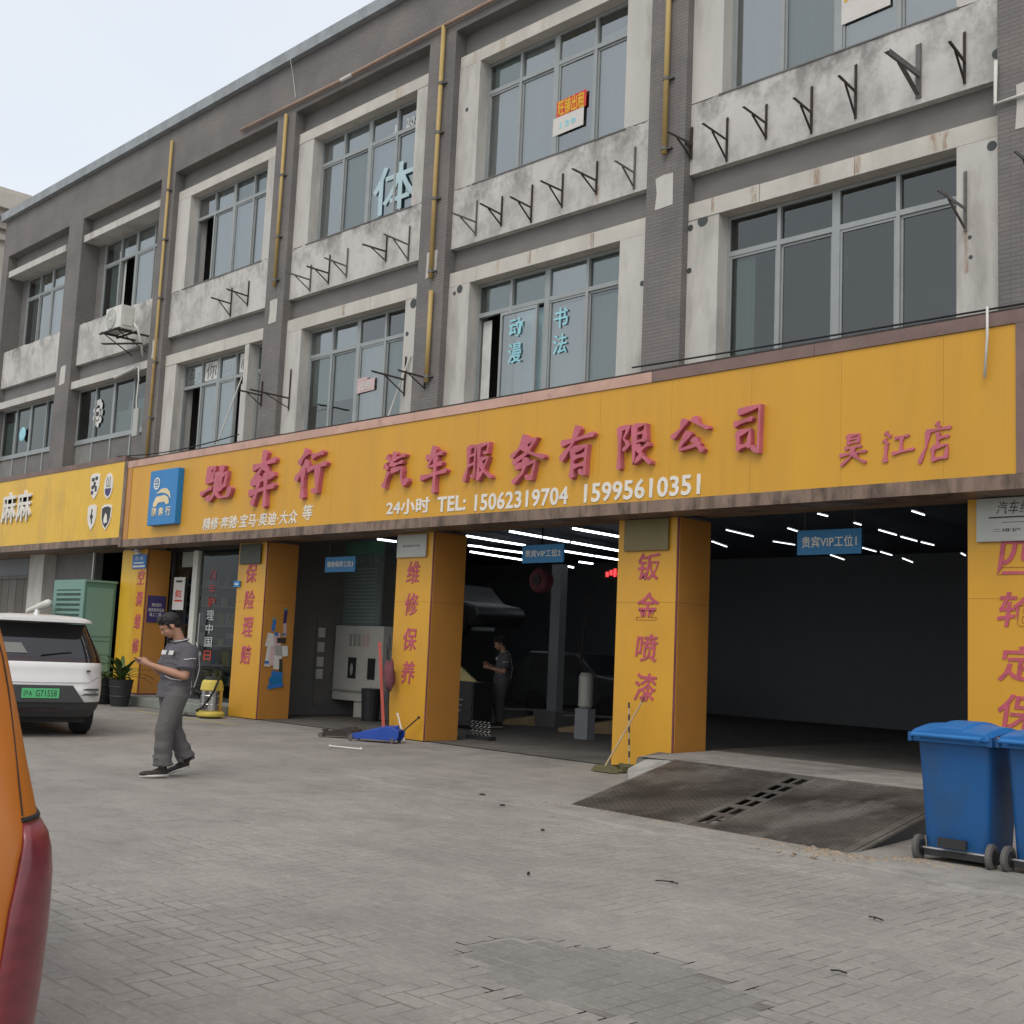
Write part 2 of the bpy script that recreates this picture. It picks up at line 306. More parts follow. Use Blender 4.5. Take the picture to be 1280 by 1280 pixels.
# ------------------------------------------------------------------ mesh helpers
COL = sc.collection
INV = {}
def reg(o):
    INV[o.name] = (Matrix.Translation(o.location) @ o.rotation_euler.to_matrix().to_4x4()).inverted(); return o
def tagp(o, label=None, cat=None, group=None, kind=None):
    if label: o['label'] = label
    if cat: o['category'] = cat
    if group: o['group'] = group
    if kind: o['kind'] = kind
    return o
def thing(name, label, cat, loc=(0, 0, 0), rz=0, group=None):
    o = bpy.data.objects.new(name, None); COL.objects.link(o); o.empty_display_size = .2
    o.location = loc; o.rotation_euler = (0, 0, rz); reg(o)
    return tagp(o, label, cat, group)
class MB:
    def __init__(s): s.v = []; s.f = []
    def add(s, vs, fs):
        b = len(s.v); s.v += [tuple(x) for x in vs]; s.f += [tuple(b + i for i in f) for f in fs]; return s
    def box(s, x0, x1, y0, y1, z0, z1):
        return s.add([(x0, y0, z0), (x1, y0, z0), (x1, y1, z0), (x0, y1, z0), (x0, y0, z1), (x1, y0, z1), (x1, y1, z1), (x0, y1, z1)],
                     [(0, 3, 2, 1), (4, 5, 6, 7), (0, 1, 5, 4), (1, 2, 6, 5), (2, 3, 7, 6), (3, 0, 4, 7)])
    def quad(s, a, b, c, d): return s.add([a, b, c, d], [(0, 1, 2, 3)])
    def bar(s, p, q, w, h, upv=(0, 0, 1)):
        p = Vector(p); q = Vector(q); d = (q - p).normalized(); u = Vector(upv)
        if abs(d.dot(u)) > .98: u = Vector((0, 1, 0)) if abs(d.y) < .9 else Vector((1, 0, 0))
        a = d.cross(u).normalized() * w / 2; b = a.cross(d).normalized() * h / 2
        vs = [p - a - b, p + a - b, p + a + b, p - a + b, q - a - b, q + a - b, q + a + b, q - a + b]
        return s.add(vs, [(0, 3, 2, 1), (4, 5, 6, 7), (0, 1, 5, 4), (1, 2, 6, 5), (2, 3, 7, 6), (3, 0, 4, 7)])
    def tube(s, pts, r, seg=10, cap=True, round_=False, flat=None):
        pts = [Vector(p) for p in pts]
        rs = list(r) if isinstance(r, (list, tuple)) else [r] * len(pts)
        if round_:
            d0 = (pts[1] - pts[0]).normalized(); d1 = (pts[-1] - pts[-2]).normalized()
            pre = [(pts[0] - d0 * rs[0] * k, rs[0] * math.sqrt(max(0, 1 - k * k))) for k in (.97, .75, .4)]
            post = [(pts[-1] + d1 * rs[-1] * k, rs[-1] * math.sqrt(max(0, 1 - k * k))) for k in (.4, .75, .97)]
            pts = [a for a, _ in pre] + pts + [a for a, _ in post]; rs = [b for _, b in pre] + rs + [b for _, b in post]
        vs = []; n = len(pts); ref = None
        for i, p in enumerate(pts):
            d = (pts[min(i + 1, n - 1)] - pts[max(i - 1, 0)]).normalized()
            if ref is None: ref = Vector((0, 0, 1)) if abs(d.z) < .9 else Vector((1, 0, 0))
            a = d.cross(ref).normalized(); b = a.cross(d).normalized(); ref = b
            for k in range(seg):
                t = 2 * PI * k / seg; vs.append(p + (a * math.cos(t) + b * math.sin(t)) * rs[i])
        fs = []
        for i in range(n - 1):
            for k in range(seg):
                fs.append((i * seg + k, i * seg + (k + 1) % seg, (i + 1) * seg + (k + 1) % seg, (i + 1) * seg + k))
        if cap: fs += [tuple(range(seg))[::-1], tuple((n - 1) * seg + k for k in range(seg))]
        return s.add(vs, fs)
    def lathe(s, c, prof, seg=20, axis='z', caps=True):
        vs = []; fs = []; n = len(prof)
        for r, z in prof:
            for k in range(seg):
                t = 2 * PI * k / seg
                a, b = r * math.cos(t), r * math.sin(t)
                if axis == 'z': vs.append((c[0] + a, c[1] + b, c[2] + z))
                elif axis == 'y': vs.append((c[0] + a, c[1] + z, c[2] + b))
                else: vs.append((c[0] + z, c[1] + a, c[2] + b))
        for i in range(n - 1):
            for k in range(seg):
                fs.append((i * seg + k, i * seg + (k + 1) % seg, (i + 1) * seg + (k + 1) % seg, (i + 1) * seg + k))
        if caps: fs += [tuple(range(seg)), tuple((n - 1) * seg + k for k in range(seg))]
        return s.add(vs, fs)
    def prism(s, poly, a, b, axis='y'):
        n = len(poly)
        if axis == 'y': vs = [(p[0], a, p[1]) for p in poly] + [(p[0], b, p[1]) for p in poly]
        elif axis == 'z': vs = [(p[0], p[1], a) for p in poly] + [(p[0], p[1], b) for p in poly]
        else: vs = [(a, p[0], p[1]) for p in poly] + [(b, p[0], p[1]) for p in poly]
        fs = [tuple(range(n)), tuple(range(2 * n - 1, n - 1, -1))] + [(i, (i + 1) % n, n + (i + 1) % n, n + i) for i in range(n)]
        return s.add(vs, fs)
    def ellipsoid(s, c, r, seg=12, rings=8, rot=None):
        vs = []; fs = []
        for i in range(rings + 1):
            ph = PI * i / rings
            rr = max(math.sin(ph), .01)
            for k in range(seg):
                t = 2 * PI * k / seg
                p = Vector((r[0] * rr * math.cos(t), r[1] * rr * math.sin(t), r[2] * math.cos(ph)))
                if rot: p = rot @ p
                vs.append(p + Vector(c))
        for i in range(rings):
            for k in range(seg): fs.append((i * seg + k, (i + 1) * seg + k, (i + 1) * seg + (k + 1) % seg, i * seg + (k + 1) % seg))
        fs += [tuple(range(seg)), tuple(rings * seg + k for k in range(seg))[::-1]]
        return s.add(vs, fs)
    def build(s, name, mat, parent=None, world=True, smooth=False, bevel=0, kind=None, label=None, remesh=0, sm=0, recalc=True):
        me = bpy.data.meshes.new(name)
        vs = s.v
        if parent is not None and world:
            iv = INV[parent.name]; vs = [iv @ Vector(p) for p in vs]
        me.from_pydata([tuple(p) for p in vs], [], s.f)
        if recalc:
            bm = bmesh.new(); bm.from_mesh(me); bmesh.ops.recalc_face_normals(bm, faces=bm.faces); bm.to_mesh(me); bm.free()
        me.materials.append(MT[mat] if isinstance(mat, str) else mat)
        if smooth:
            for p in me.polygons: p.use_smooth = True
        o = bpy.data.objects.new(name, me); COL.objects.link(o)
        if parent is not None: o.parent = parent; INV[o.name] = INV[parent.name]
        else: INV[o.name] = Matrix.Identity(4)
        if remesh:
            r_ = o.modifiers.new("remesh", 'REMESH'); r_.mode = 'VOXEL'; r_.voxel_size = remesh; r_.use_smooth_shade = True
            if sm: q = o.modifiers.new("smooth", 'SMOOTH'); q.factor = .5; q.iterations = sm
        if bevel:
            b = o.modifiers.new("bevel", 'BEVEL'); b.width = bevel; b.segments = 2; b.limit_method = 'ANGLE'; b.angle_limit = R(40)
        if kind: o['kind'] = kind
        if label: o['label'] = label
        return o
def dup(o, loc=None, label=None, rz=None, parent=None):
    c = o.copy(); COL.objects.link(c)
    if parent is not None: c.parent = parent
    if loc is not None: c.location = loc
    if rz is not None: c.rotation_euler = (0, 0, rz)
    if label: c['label'] = label
    for ch in list(KIDS.get(o.name, [])): dup(ch, parent=c)
    KIDS[c.name] = [x for x in COL.objects if x.parent == c] if o.name in KIDS else []
    return c
KIDS = {}
def mk_kids(o):
    ks = [x for x in COL.objects if x.parent == o]
    KIDS[o.name] = ks
    for k in ks: mk_kids(k)
# ------------------------------------------------------------------ lettering
def text(name, s, mat, parent, x0, x1, z0, z1, y, depth=.01, bold=.0, shear=0, plane='y', xf=None, label=None):
    cu_ = bpy.data.curves.new(name, 'FONT'); cu_.body = s; cu_.size = 1; cu_.extrude = .5; cu_.offset = bold; cu_.shear = shear
    cu_.resolution_u = 3; cu_.space_character = 1.05
    o = bpy.data.objects.new(name, cu_); COL.objects.link(o)
    bpy.context.view_layer.update()
    dg = bpy.context.evaluated_depsgraph_get()
    me = bpy.data.meshes.new_from_object(o.evaluated_get(dg))
    bpy.data.objects.remove(o); bpy.data.curves.remove(cu_)
    xs = [v.co.x for v in me.vertices]; ys = [v.co.y for v in me.vertices]
    ax, bx, ay, by = min(xs), max(xs), min(ys), max(ys)
    iv = INV[parent.name] if parent is not None else Matrix.Identity(4)
    for v in me.vertices:
        px = x0 + (v.co.x - ax) / (bx - ax) * (x1 - x0); pz = z0 + (v.co.y - ay) / (by - ay) * (z1 - z0); py = y + depth * (.5 - v.co.z)
        p = Vector((px, py, pz))
        if xf: p = xf(p)
        else: p = iv @ p
        v.co = p
    me.materials.clear(); me.materials.append(MT[mat] if isinstance(mat, str) else mat)
    r = bpy.data.objects.new(name, me); COL.objects.link(r)
    if parent is not None: r.parent = parent; INV[r.name] = INV[parent.name]
    if label: r['label'] = label
    return r
def brush(name, strokes, mat, parent, x0, x1, z0, z1, y, depth, wscale=1.0, lab=None):
    """a brush-written character: each stroke a tapering solid ribbon"""
    mb = MB(); sx = (x1 - x0) / 100; sz = (z1 - z0) / 100; base = 11 * wscale
    for si, st in enumerate(strokes):
        pts = []
        P = [Vector(p) for p in st]
        for i in range(len(P) - 1):
            k = 3
            for j in range(k): pts.append(P[i].lerp(P[i + 1], j / k))
        pts.append(P[-1]); n = len(pts)
        L_, R_ = [], []
        for i, p in enumerate(pts):
            d = pts[min(i + 1, n - 1)] - pts[max(i - 1, 0)]; d.normalize(); nn = Vector((-d.y, d.x))
            t = i / (n - 1)
            wv = base * (.58 + .34 * math.cos(2 * PI * t) * .5 + .22 * abs(math.cos(PI * t)) + (.10 if t < .2 else 0) - .18 * t)
            wv *= (1.05 - .25 * abs(d.x)) if abs(d.x) > .8 else 1.12
            L_.append(p + nn * wv * .62); R_.append(p - nn * wv * .62)
        d0 = (pts[0] - pts[1]).normalized() * base * .22; d1 = (pts[-1] - pts[-2]).normalized() * base * .35
        poly = [pts[0] + d0] + L_ + [pts[-1] + d1] + R_[::-1]
        yf = y - depth - .0016 * si
        m = len(L_)
        cen = [pts[0] + d0] + pts + [pts[-1] + d1]
        def T(p, yy): return (x0 + p.x * sx, yy, z0 + p.y * sz)
        Lf = [cen[0]] + L_ + [cen[-1]]; Rf = [cen[0]] + R_ + [cen[-1]]
        vs = []; fs = []
        for i in range(len(Lf)):
            vs += [T(Lf[i], yf), T(Rf[i], yf), T(Lf[i], y), T(Rf[i], y)]
        for i in range(len(Lf) - 1):
            a = i * 4; b = a + 4
            fs += [(a, a + 1, b + 1, b), (a + 2, b + 2, b + 3, a + 3), (a, b, b + 2, a + 2), (a + 1, a + 3, b + 3, b + 1)]
        mb.add(vs, fs)
    o = mb.build(name, mat, parent)
    return o
# ------------------------------------------------------------------ sky is the world; ground
gm = MB(); gm.quad((-160, -160, 0), (160, -160, 0), (160, 160, 0), (-160, 160, 0))
ground = gm.build('ground', 'ground', kind='structure')
pave = MB(); pave.box(9.0, 9.2, -12.2, -12.0, .0035, .0045)
paving = pave.build('pavement', 'joint', kind='structure')
# herringbone pavers
U = .112
def inview(x, y, marg=25):
    q = Vector((x, y, 0)) - CAMP; wv = q.dot(cf)
    if wv < .3: return None
    u = 640 + q.dot(cr) / wv * 1482; v = 640 - q.dot(cu) / wv * 1482
    if -marg < u < 1280 + marg and -marg < v < 1280 + marg: return (wv, u, v)
    return None
cand = []
for i in range(-24, 84):
    for j in range(0, 72):
        t = (i - j) % 4
        x = .3 + i * U; y = -12.1 + j * U
        if t == 0: b = (x, x + 2 * U, y, y + U)
        elif t == 3: b = (x, x + U, y, y + 2 * U)
        else: continue
        cxx, cyy = (b[0] + b[1]) / 2, (b[2] + b[3]) / 2
        if cyy > -4.55 - .3 * math.sin(cxx * 1.7) * .5: continue
        if cxx + cyy < -7.6 + .5 * math.sin(cxx * 2.3) + .35 * math.sin(cyy * 4.1 + cxx): continue
        if ((cxx - 5.15) / .75) ** 2 + ((cyy + 8.40) / .50) ** 2 < 1 + .15 * math.sin(cxx * 9): continue
        q = inview(cxx, cyy)
        if q: cand.append((q[0], b, t))
cand.sort()
def paver_mb(w_, d_):
    g_ = .0036; c_ = .007
    return MB().add([(g_ - w_ / 2, g_ - d_ / 2, 0), (w_ / 2 - g_, g_ - d_ / 2, 0), (w_ / 2 - g_, d_ / 2 - g_, 0), (g_ - w_ / 2, d_ / 2 - g_, 0),
                     (g_ + c_ - w_ / 2, g_ + c_ - d_ / 2, .005), (w_ / 2 - g_ - c_, g_ + c_ - d_ / 2, .005), (w_ / 2 - g_ - c_, d_ / 2 - g_ - c_, .005), (g_ + c_ - w_ / 2, d_ / 2 - g_ - c_, .005)],
                    [(4, 5, 6, 7), (0, 1, 5, 4), (1, 2, 6, 5), (2, 3, 7, 6), (3, 0, 4, 7)])
pm = {}
for key, (a, b) in {0: (2 * U, U), 3: (U, 2 * U)}.items():
    o = paver_mb(a, b).build('paver', 'paver', paving, world=False); pm[key] = o
rest = MB(); cnt = {0: 0, 3: 0}
for k, (d_, b, t) in enumerate(cand):
    cxx, cyy = (b[0] + b[1]) / 2, (b[2] + b[3]) / 2
    tilt = (random.uniform(-.006, .006), random.uniform(-.006, .006)); dz = random.uniform(-.0007, .0007)
    if k < 296:
        if cnt[t] == 0: o = pm[t]
        else: o = pm[t].copy(); COL.objects.link(o)
        cnt[t] += 1
        o.location = (cxx, cyy, -.0010 + dz); o.rotation_euler = (tilt[0], tilt[1], random.uniform(-.006, .006))
    else:
        q = paver_mb(b[1] - b[0], b[3] - b[2])
        rest.add([(p[0] + cxx, p[1] + cyy, p[2] - .0010 + dz + p[0] * tilt[1] + p[1] * tilt[0]) for p in q.v], q.f)
rest.build('far_pavers', 'paver', paving, kind='stuff')
js = MB()
for d_, b, t in cand: js.quad((b[0], b[2], 0.0012), (b[1], b[2], 0.0012), (b[1], b[3], 0.0012), (b[0], b[3], 0.0012))
sq = MB()
for i in range(18):
    for j in range(14):
        x, y = 4.2 + i * .112, -9.3 + j * .112
        if ((x - 5.15) / .75) ** 2 + ((y + 8.40) / .50) ** 2 < 1.22 + .15 * math.sin(x * 9):
            js.quad((x - .056, y - .056, .0012), (x + .056, y - .056, .0012), (x + .056, y + .056, .0012), (x - .056, y + .056, .0012))
            if ((x - 5.15) / .75) ** 2 + ((y + 8.40) / .50) ** 2 > 1.0 + .15 * math.sin(x * 9): continue
            if 1:
                q = paver_mb(.111, .111); dz = random.uniform(-.001, .001)
                sq.add([(p[0] + x, p[1] + y, p[2] - .0010 + dz) for p in q.v], q.f)
sq.build('square_paver_patch', 'paver_dark', paving, kind='stuff')
js.build('joint_bed', 'joint', paving, kind='stuff', recalc=False)
# pale dusty strip in front of the ramp and at the entrances
ap = MB(); pts = []
def blob_sheet(name, cx, cy, rx, ry, z, mat, n=26, jag=.18, kind='structure'):
    m_ = MB(); vs = [(cx, cy, z)]
    for k in range(n):
        t = 2 * PI * k / n; j = 1 + random.uniform(-jag, jag)
        vs.append((cx + rx * j * math.cos(t), cy + ry * j * math.sin(t), z))
    m_.add(vs, [(0, 1 + k, 1 + (k + 1) % n) for k in range(n)])
    return m_.build(name, mat, kind=kind, recalc=False)
ap = MB(); xs = [i * .35 for i in range(-8, 19)]
vs = []
for x in xs:
    e = -4.42 + .10 * math.sin(x * 2.1) + random.uniform(-.05, .05)
    vs += [(x, e - .07, .001), (x, e, .0125), (x, -3.72, .0125), (x, -3.2, .001)]
ap.add(vs, [(4 * i + k, 4 * i + 4 + k, 4 * i + 5 + k, 4 * i + 1 + k) for i in range(len(xs) - 1) for k in range(3)])
ap.build('concrete_apron', 'apron', kind='structure')
yl = MB(); yl.box(-13.0, -9.3, -1.42, -1.34, .003, .005); yl.build('yellow_line', 'yellow_line', kind='structure')
# ------------------------------------------------------------------ loose ground litter
lit = MB()
for k in range(420):
    x = random.gauss(4.05, .38); y = -4.0 - abs(random.gauss(0, .20)) + (.3 if x > 4.2 else 0); s_ = random.uniform(.005, .022)
    lit.ellipsoid((x, y, .012), (s_, s_ * random.uniform(.5, 1), s_ * .35), 6, 4)
for k in range(60):
    x = random.uniform(.3, 4.0); y = -3.98 + random.gauss(0, .05); s_ = random.uniform(.006, .02)
    lit.ellipsoid((x, y, .014), (s_, s_, s_ * .4), 6, 4)
lit.build('crumbled_rubble', 'debris', kind='stuff')
tagp(COL.objects['crumbled_rubble'], 'brown crumbs of soil and concrete in front of the steel ramp', 'debris')
for k, (x, y, a, l_) in enumerate([(3.9, -6.3, .3, .16), (5.3, -6.1, 2.9, .11), (.6, -4.6, 1.2, .05), (-.1, -4.2, .5, .06), (1.9, -5.4, .8, .03), (3.2, -6.9, 2.1, .03), (5.8, -7.4, .2, .08)]):
    t_ = MB(); dx, dy = math.cos(a) * l_ / 2, math.sin(a) * l_ / 2
    t_.tube([(x - dx, y - dy, .018), (x, y, .024), (x + dx, y + dy, .018)], .0045 if l_ > .06 else .009, 6)
    if l_ > .1: t_.tube([(x, y, .022), (x + dy * .5, y + dx * .7, .02)], .004, 5)
    o = t_.build('twig' if l_ > .06 else 'pebble', 'black_rubber')
    tagp(o, ['dark forked twig on the pavers in front of the blue bins', 'thin straight dark twig on the pavers nearest the blue bins', 'small dark lump on the concrete left of the ramp corner', 'flat dark lump on the concrete well left of the ramp', 'dark pebble on the paving below the ramp middle', 'dark pebble between the twig and the bottom edge', 'short curled twig at the bottom right of the paving'][k], 'twig' if l_ > .06 else 'pebble')
# ------------------------------------------------------------------ the building
bld = thing('commercial_building', 'three storey grey tiled building with white window surrounds above the garage', 'building', (-5, 0, 0))
PIL = [(-25.75, -25.35), (-21.35, -20.50), (-16.38, -15.74), (-11.54, -10.88), (-6.72, -6.02), (-1.64, -.97), (3.46, 4.20), (8.4, 9.1)]
# pilasters
for i, (a, b) in enumerate(PIL):
    MB().box(a, b, 0, .62, 3.5, 12.2).build('pilaster', 'tile', bld)
MB().box(-25.75, 12.5, 0, .62, 12.2, 13.36).build('parapet', 'tile', bld)
cp = MB().box(-25.85, 12.5, -.13, .75, 13.32, 13.56).build('coping', 'coping', bld)
MB().box(-25.75, 12.5, .62, 16, 12.7, 12.9).build('roof', 'coping', bld)
MB().box(-25.75, -25.5, .62, 16, 0, 12.7).build('end_wall', 'tile', bld)
MB().box(-25.5, 12.5, 15.8, 16, 0, 12.7).build('rear_wall', 'grey_wall', bld)
bays = list(zip(PIL[:-1], PIL[1:]))
def patch_noise_edge(): pass
def window(x0, x1, z0, z1, y, mulls, tr, name, holes=(), cur=(), wide=1, lower_bars=None, sash=True, gm='glass'):
    """aluminium window: frame with mullions and a transom, one pane per opening; returns the frame"""
    f = MB(); t = .045
    f.box(x0, x1, y, y + .07, z1 - t, z1); f.box(x0, x1, y, y + .07, z0, z0 + t)
    f.box(x0, x0 + t, y + .001, y + .069, z0 + t, z1 - t); f.box(x1 - t, x1, y + .001, y + .069, z0 + t, z1 - t)
    edges = [x0 + t] + list(mulls) + [x1 - t]
    for k, m in enumerate(mulls):
        hw = .055 if k == wide else .026
        f.box(m - hw, m + hw, y - .004, y + .068, z0 + t, z1 - t)
    if tr: f.box(x0 + t, x1 - t, y - .002, y + .066, tr - .035, tr + .035)
    fr = f.build('window', 'frame', bld)
    cells = []
    rows = [(z0 + t, tr - .035), (tr + .035, z1 - t)] if tr else [(z0 + t, z1 - t)]
    for ri, (a, b) in enumerate(rows):
        for k in range(len(edges) - 1):
            xa = edges[k] + (0 if k == 0 else (.055 if k - 1 == wide else .026)); xb = edges[k + 1] - (0 if k == len(edges) - 2 else (.055 if k == wide else .026))
            cells.append((ri, k, xa, xb, a, b))
    for (ri, k, xa, xb, a, b) in cells:
        if (ri, k) in holes: continue
        dy = .028 if (k % 2 == 0) else .045; j1, j2 = random.uniform(-.003, .003), random.uniform(-.003, .003)
        if ri == 0 and tr and sash:      # sash frame
            s_ = MB(); s_.box(xa, xb, y + dy - .018, y + dy + .018, a, a + .035); s_.box(xa, xb, y + dy - .018, y + dy + .018, b - .035, b)
            s_.box(xa, xa + .03, y + dy - .017, y + dy + .017, a + .035, b - .035); s_.box(xb - .03, xb, y + dy - .017, y + dy + .017, a + .035, b - .035)
            s_.build('sash', 'frame', fr)
            xa_, xb_, a_, b_ = xa + .03, xb - .03, a + .035, b - .035
        else: xa_, xb_, a_, b_ = xa, xb, a, b
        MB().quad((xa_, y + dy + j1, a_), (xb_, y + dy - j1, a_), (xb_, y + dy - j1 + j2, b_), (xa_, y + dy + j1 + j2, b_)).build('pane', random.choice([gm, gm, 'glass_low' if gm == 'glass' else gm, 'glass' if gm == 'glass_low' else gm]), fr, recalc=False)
    for (c0, c1, a, b, mt) in cur:
        m_ = MB(); n = max(2, int((c1 - c0) / .05)); vs = []
        for i in range(n + 1):
            x = c0 + (c1 - c0) * i / n; yy = y + .11 + .004 * math.sin(i * 1.9) + .006 * math.sin(i * .7)
            vs += [(x, yy, a), (x, yy, b)]
        m_.add(vs, [(2 * i, 2 * i + 2, 2 * i + 3, 2 * i + 1) for i in range(n)])
        m_.build('curtain', mt, fr, smooth=True, recalc=False)
    return fr
WY = .13
# rooms behind the windows
for (za, zb) in ((5.2, 8.2), (9.2, 12.2)):
    r_ = MB(); r_.box(-25.4, 12.4, 5.0, 5.1, za, zb); r_.box(-25.4, 12.4, .62, 5.0, za - .1, za); r_.box(-25.4, 12.4, .62, 5.0, zb + .3, zb + .4)
    for (a, b) in PIL: r_.box((a + b) / 2 - .06, (a + b) / 2 + .06, .62, 5.0, za, zb + .3)
    r_.build('room_shell', 'room', bld)
def band(x0, x1):
    MB().box(x0, x1, .25, .61, 11.75, 12.2).build('recess_wall', 'grey_band', bld)
    MB().box(x0, x1, .25, .61, 7.85, 8.285).build('recess_wall', 'grey_band', bld)
SUR = []
def surround(x0, x1, ox0, ox1, z0, zt, ztop, y=WY, seg=None):
    """white plaster surround round one window: strips left, right, head in pieces"""
    MB().box(x0, ox0, y, .60, z0, zt).build('plaster_jamb', 'white_plaster', bld)
    MB().box(ox1, x1, y, .60, z0, zt).build('plaster_jamb', 'white_plaster', bld)
    cuts = [x0] + (seg or []) + [x1]
    for a, b in zip(cuts[:-1], cuts[1:]):
        MB().box(a + .004, b - .004, y - random.uniform(0, .012), .60, zt, ztop).build('lintel', 'lintel_plaster', bld, bevel=.006)
def spandrel(x0, x1, z0=8.28, z1=9.33):
    # slab with a lightly chipped upper edge
    n = int((x1 - x0) / .09); m_ = MB(); top = [(x0 + (x1 - x0) * i / n, z1 + random.uniform(-.02, .012)) for i in range(n + 1)]
    m_.prism([(x0, z0), (x1, z0)] + top[::-1], WY, .58, 'y')
    m_.build('spandrel_panel', 'spandrel', bld)
# bays c d e f (index 2..5)
info = {2: ((-15.18, -12.01), [-14.42, -13.60, -12.82]), 3: ((-10.37, -7.17), [-9.60, -8.77, -7.96]), 4: ((-5.50, -2.22), [-4.70, -3.88, -3.03]), 5: ((-.45, 2.92), [.38, 1.23, 2.08]), 6: ((4.7, 7.9), [5.5, 6.3, 7.1])}
curt3 = {2: [(-14.4, -12.05, 9.4, 11.5, 'curtain')], 3: [(-10.3, -8.8, 9.4, 11.5, 'curtain'), (-8.72, -7.2, 9.4, 11.0, 'curtain_blue')], 4: [(-5.45, -3.9, 9.4, 11.5, 'curtain'), (-3.85, -3.05, 9.4, 11.0, 'room'), (-3.0, -2.25, 9.4, 11.2, 'curtain')], 5: [(-.4, 1.2, 9.4, 11.4, 'curtain'), (1.3, 2.9, 9.4, 11.3, 'curtain')], 6: []}
for i in (2, 3, 4, 5, 6):
    a, b = PIL[i][1], PIL[i + 1][0]
    band(a, b); spandrel(a, b)
    (o0, o1), mu = info[i]
    surround(a, b, o0, o1, 9.335, 11.53, 11.75)
    window(o0, o1, 9.34, 11.525, .34, mu, 11.0, 'w', holes={(0, 0)} if i == 2 else (), cur=curt3[i])
    # sill drip line
    MB().box(o0 - .05, o1 + .03, WY - .015, .34, 9.318, 9.338).build('sill', 'grey_band', bld)
# second storey
seg2 = {2: [-13.2], 3: [-9.9, -8.2], 4: [-5.35, -2.75], 5: [.2, 1.6], 6: []}
cur2 = {2: [], 3: [(-10.3, -8.8, 6.1, 7.5, 'curtain'), (-8.7, -7.3, 5.6, 7.0, 'curtain')], 4: [(-4.66, -3.95, 5.4, 7.0, 'curtain_blue'), (-3.85, -2.3, 5.4, 6.95, 'curtain'), (-5.45, -5.25, 5.4, 6.98, 'film_white'), (-5.4, -2.3, 7.1, 7.55, 'curtain')], 5: [(-.4, -.05, 5.4, 7.0, 'curtain')], 6: []}
for i in (2, 3, 4, 5, 6):
    a, b = PIL[i][1], PIL[i + 1][0]
    (o0, o1), mu = info[i]
    if i == 2:
        surround(a, b, -15.25, -12.40, 4.9, 7.60, 7.85, seg=seg2[i])
        # slim second opening beside a plastered mullion
        MB().box(-12.40 + 3e-3, -12.24, WY, .6, 4.9, 7.597).build('plaster_mullion', 'white_plaster', bld)
        bpy.data.objects.remove([o for o in COL.objects if o.name.startswith('plaster_jamb') and o.parent == bld][-1])
        window(-15.25, -12.41, 4.95, 7.595, .34, [-14.45, -13.75, -13.05], 7.05, 'w', holes={(0, 0), (0, 3)}, cur=[(-14.42, -13.1, 5.1, 7.0, 'curtain_blue'), (-12.98, -12.7, 5.0, 6.9, 'curtain')])
        window(-12.235, -11.56, 4.95, 7.595, .34, [], 7.05, 'w', cur=[(-12.2, -11.6, 5, 7.55, 'curtain')])
    else:
        surround(a, b, o0, o1, 4.9, 7.60, 7.85, seg=seg2[i])
        window(o0, o1, 4.95, 7.595, .34, mu, 7.06, 'w', holes={(0, 0), (0, 1)} if i == 4 else (), cur=cur2[i], gm='glass_dim_reflection' if i >= 5 else 'glass_low')
# the open sash slid over in the bay with the lettered panes
so_ = MB(); y = .27; x0, x1, z0, z1 = -4.86, -4.02, 5.50, 6.99
so_.box(x0, x1, y, y + .04, z0, z0 + .05); so_.box(x0, x1, y, y + .04, z1 - .05, z1); so_.box(x0, x0 + .045, y, y + .04, z0 + .05, z1 - .05); so_.box(x1 - .045, x1, y, y + .04, z0 + .05, z1 - .05)
sash = so_.build('projecting_sash', 'frame', bld, label='window sash pushed open above the sign')
MB().quad((x0 + .045, y + .02, z0 + .05), (x1 - .045, y + .02, z0 + .05), (x1 - .045, y + .02, z1 - .05), (x0 + .045, y + .02, z1 - .05)).build('pane', 'glass', sash, recalc=False)
# far left bays a b (index 0,1): deeper openings, no side strips
for i in (0, 1):
    a, b = PIL[i][1], PIL[i + 1][0]
    band(a, b); spandrel(a, b, 8.3, 9.38)
    MB().box(a, b - .25 * (i == 0), .05, .60, 11.57, 11.75).build('lintel', 'white_plaster', bld)
    MB().box(a + .001, b - .002, .05, .60, 7.66, 7.85).build('lintel', 'white_plaster', bld)
    wx0, wx1 = (a + .35, b - .25)
    wd = wx1 - wx0
    window(wx0, wx1, 9.39, 11.56, .50, [wx0 + wd * .26, wx0 + wd * .5, wx0 + wd * .76], 10.95, 'w', holes={(0, 1)} if i == 1 else (), cur=[(wx0 + .25, wx0 + wd * .3, 9.45, 11.5, 'film_white'), (wx0 + wd * .5, wx1 - .05, 9.45, 11.5, 'curtain')])
    MB().box(a, wx0, .5, .6, 9.38, 11.57).build('reveal_wall', 'grey_band', bld); MB().box(wx1, b, .5, .6, 9.38, 11.57).build('reveal_wall', 'grey_band', bld)
    fr = window(a + .02, b - .3 * (i == 1) - .02, 6.30, 7.655, .28, [a + .02 + (b - a) * q for q in (.24, .48, .73)], None, 'w', sash=False, cur=[(a + .1, a + .9, 6.4, 7.3, 'film_white')] if i == 0 else [(a + 1.7, a + 2.6, 6.35, 6.9, 'film_white'), (a + 2.6, a + 3.4, 6.35, 7.1, 'film_white')], gm='glass_dim_reflection')
    l_ = MB(); l_.box(a + .02, b - .02, .26, .36, 6.22, 6.298)
    for q in (.24, .48, .73): l_.box(a + (b - a) * q - .03, a + (b - a) * q + .03, .27, .34, 5.0, 6.22)
    l_.build('apron_rail', 'frame', bld)
    for q0, q1 in ((0, .24), (.24, .48), (.48, .73), (.73, 1)):
        MB().box(a + (b - a) * q0 + .032, a + (b - a) * q1 - .032, .30, .33, 5.0, 6.22).build('apron_panel', 'grey_band' if q0 else 'room', bld)
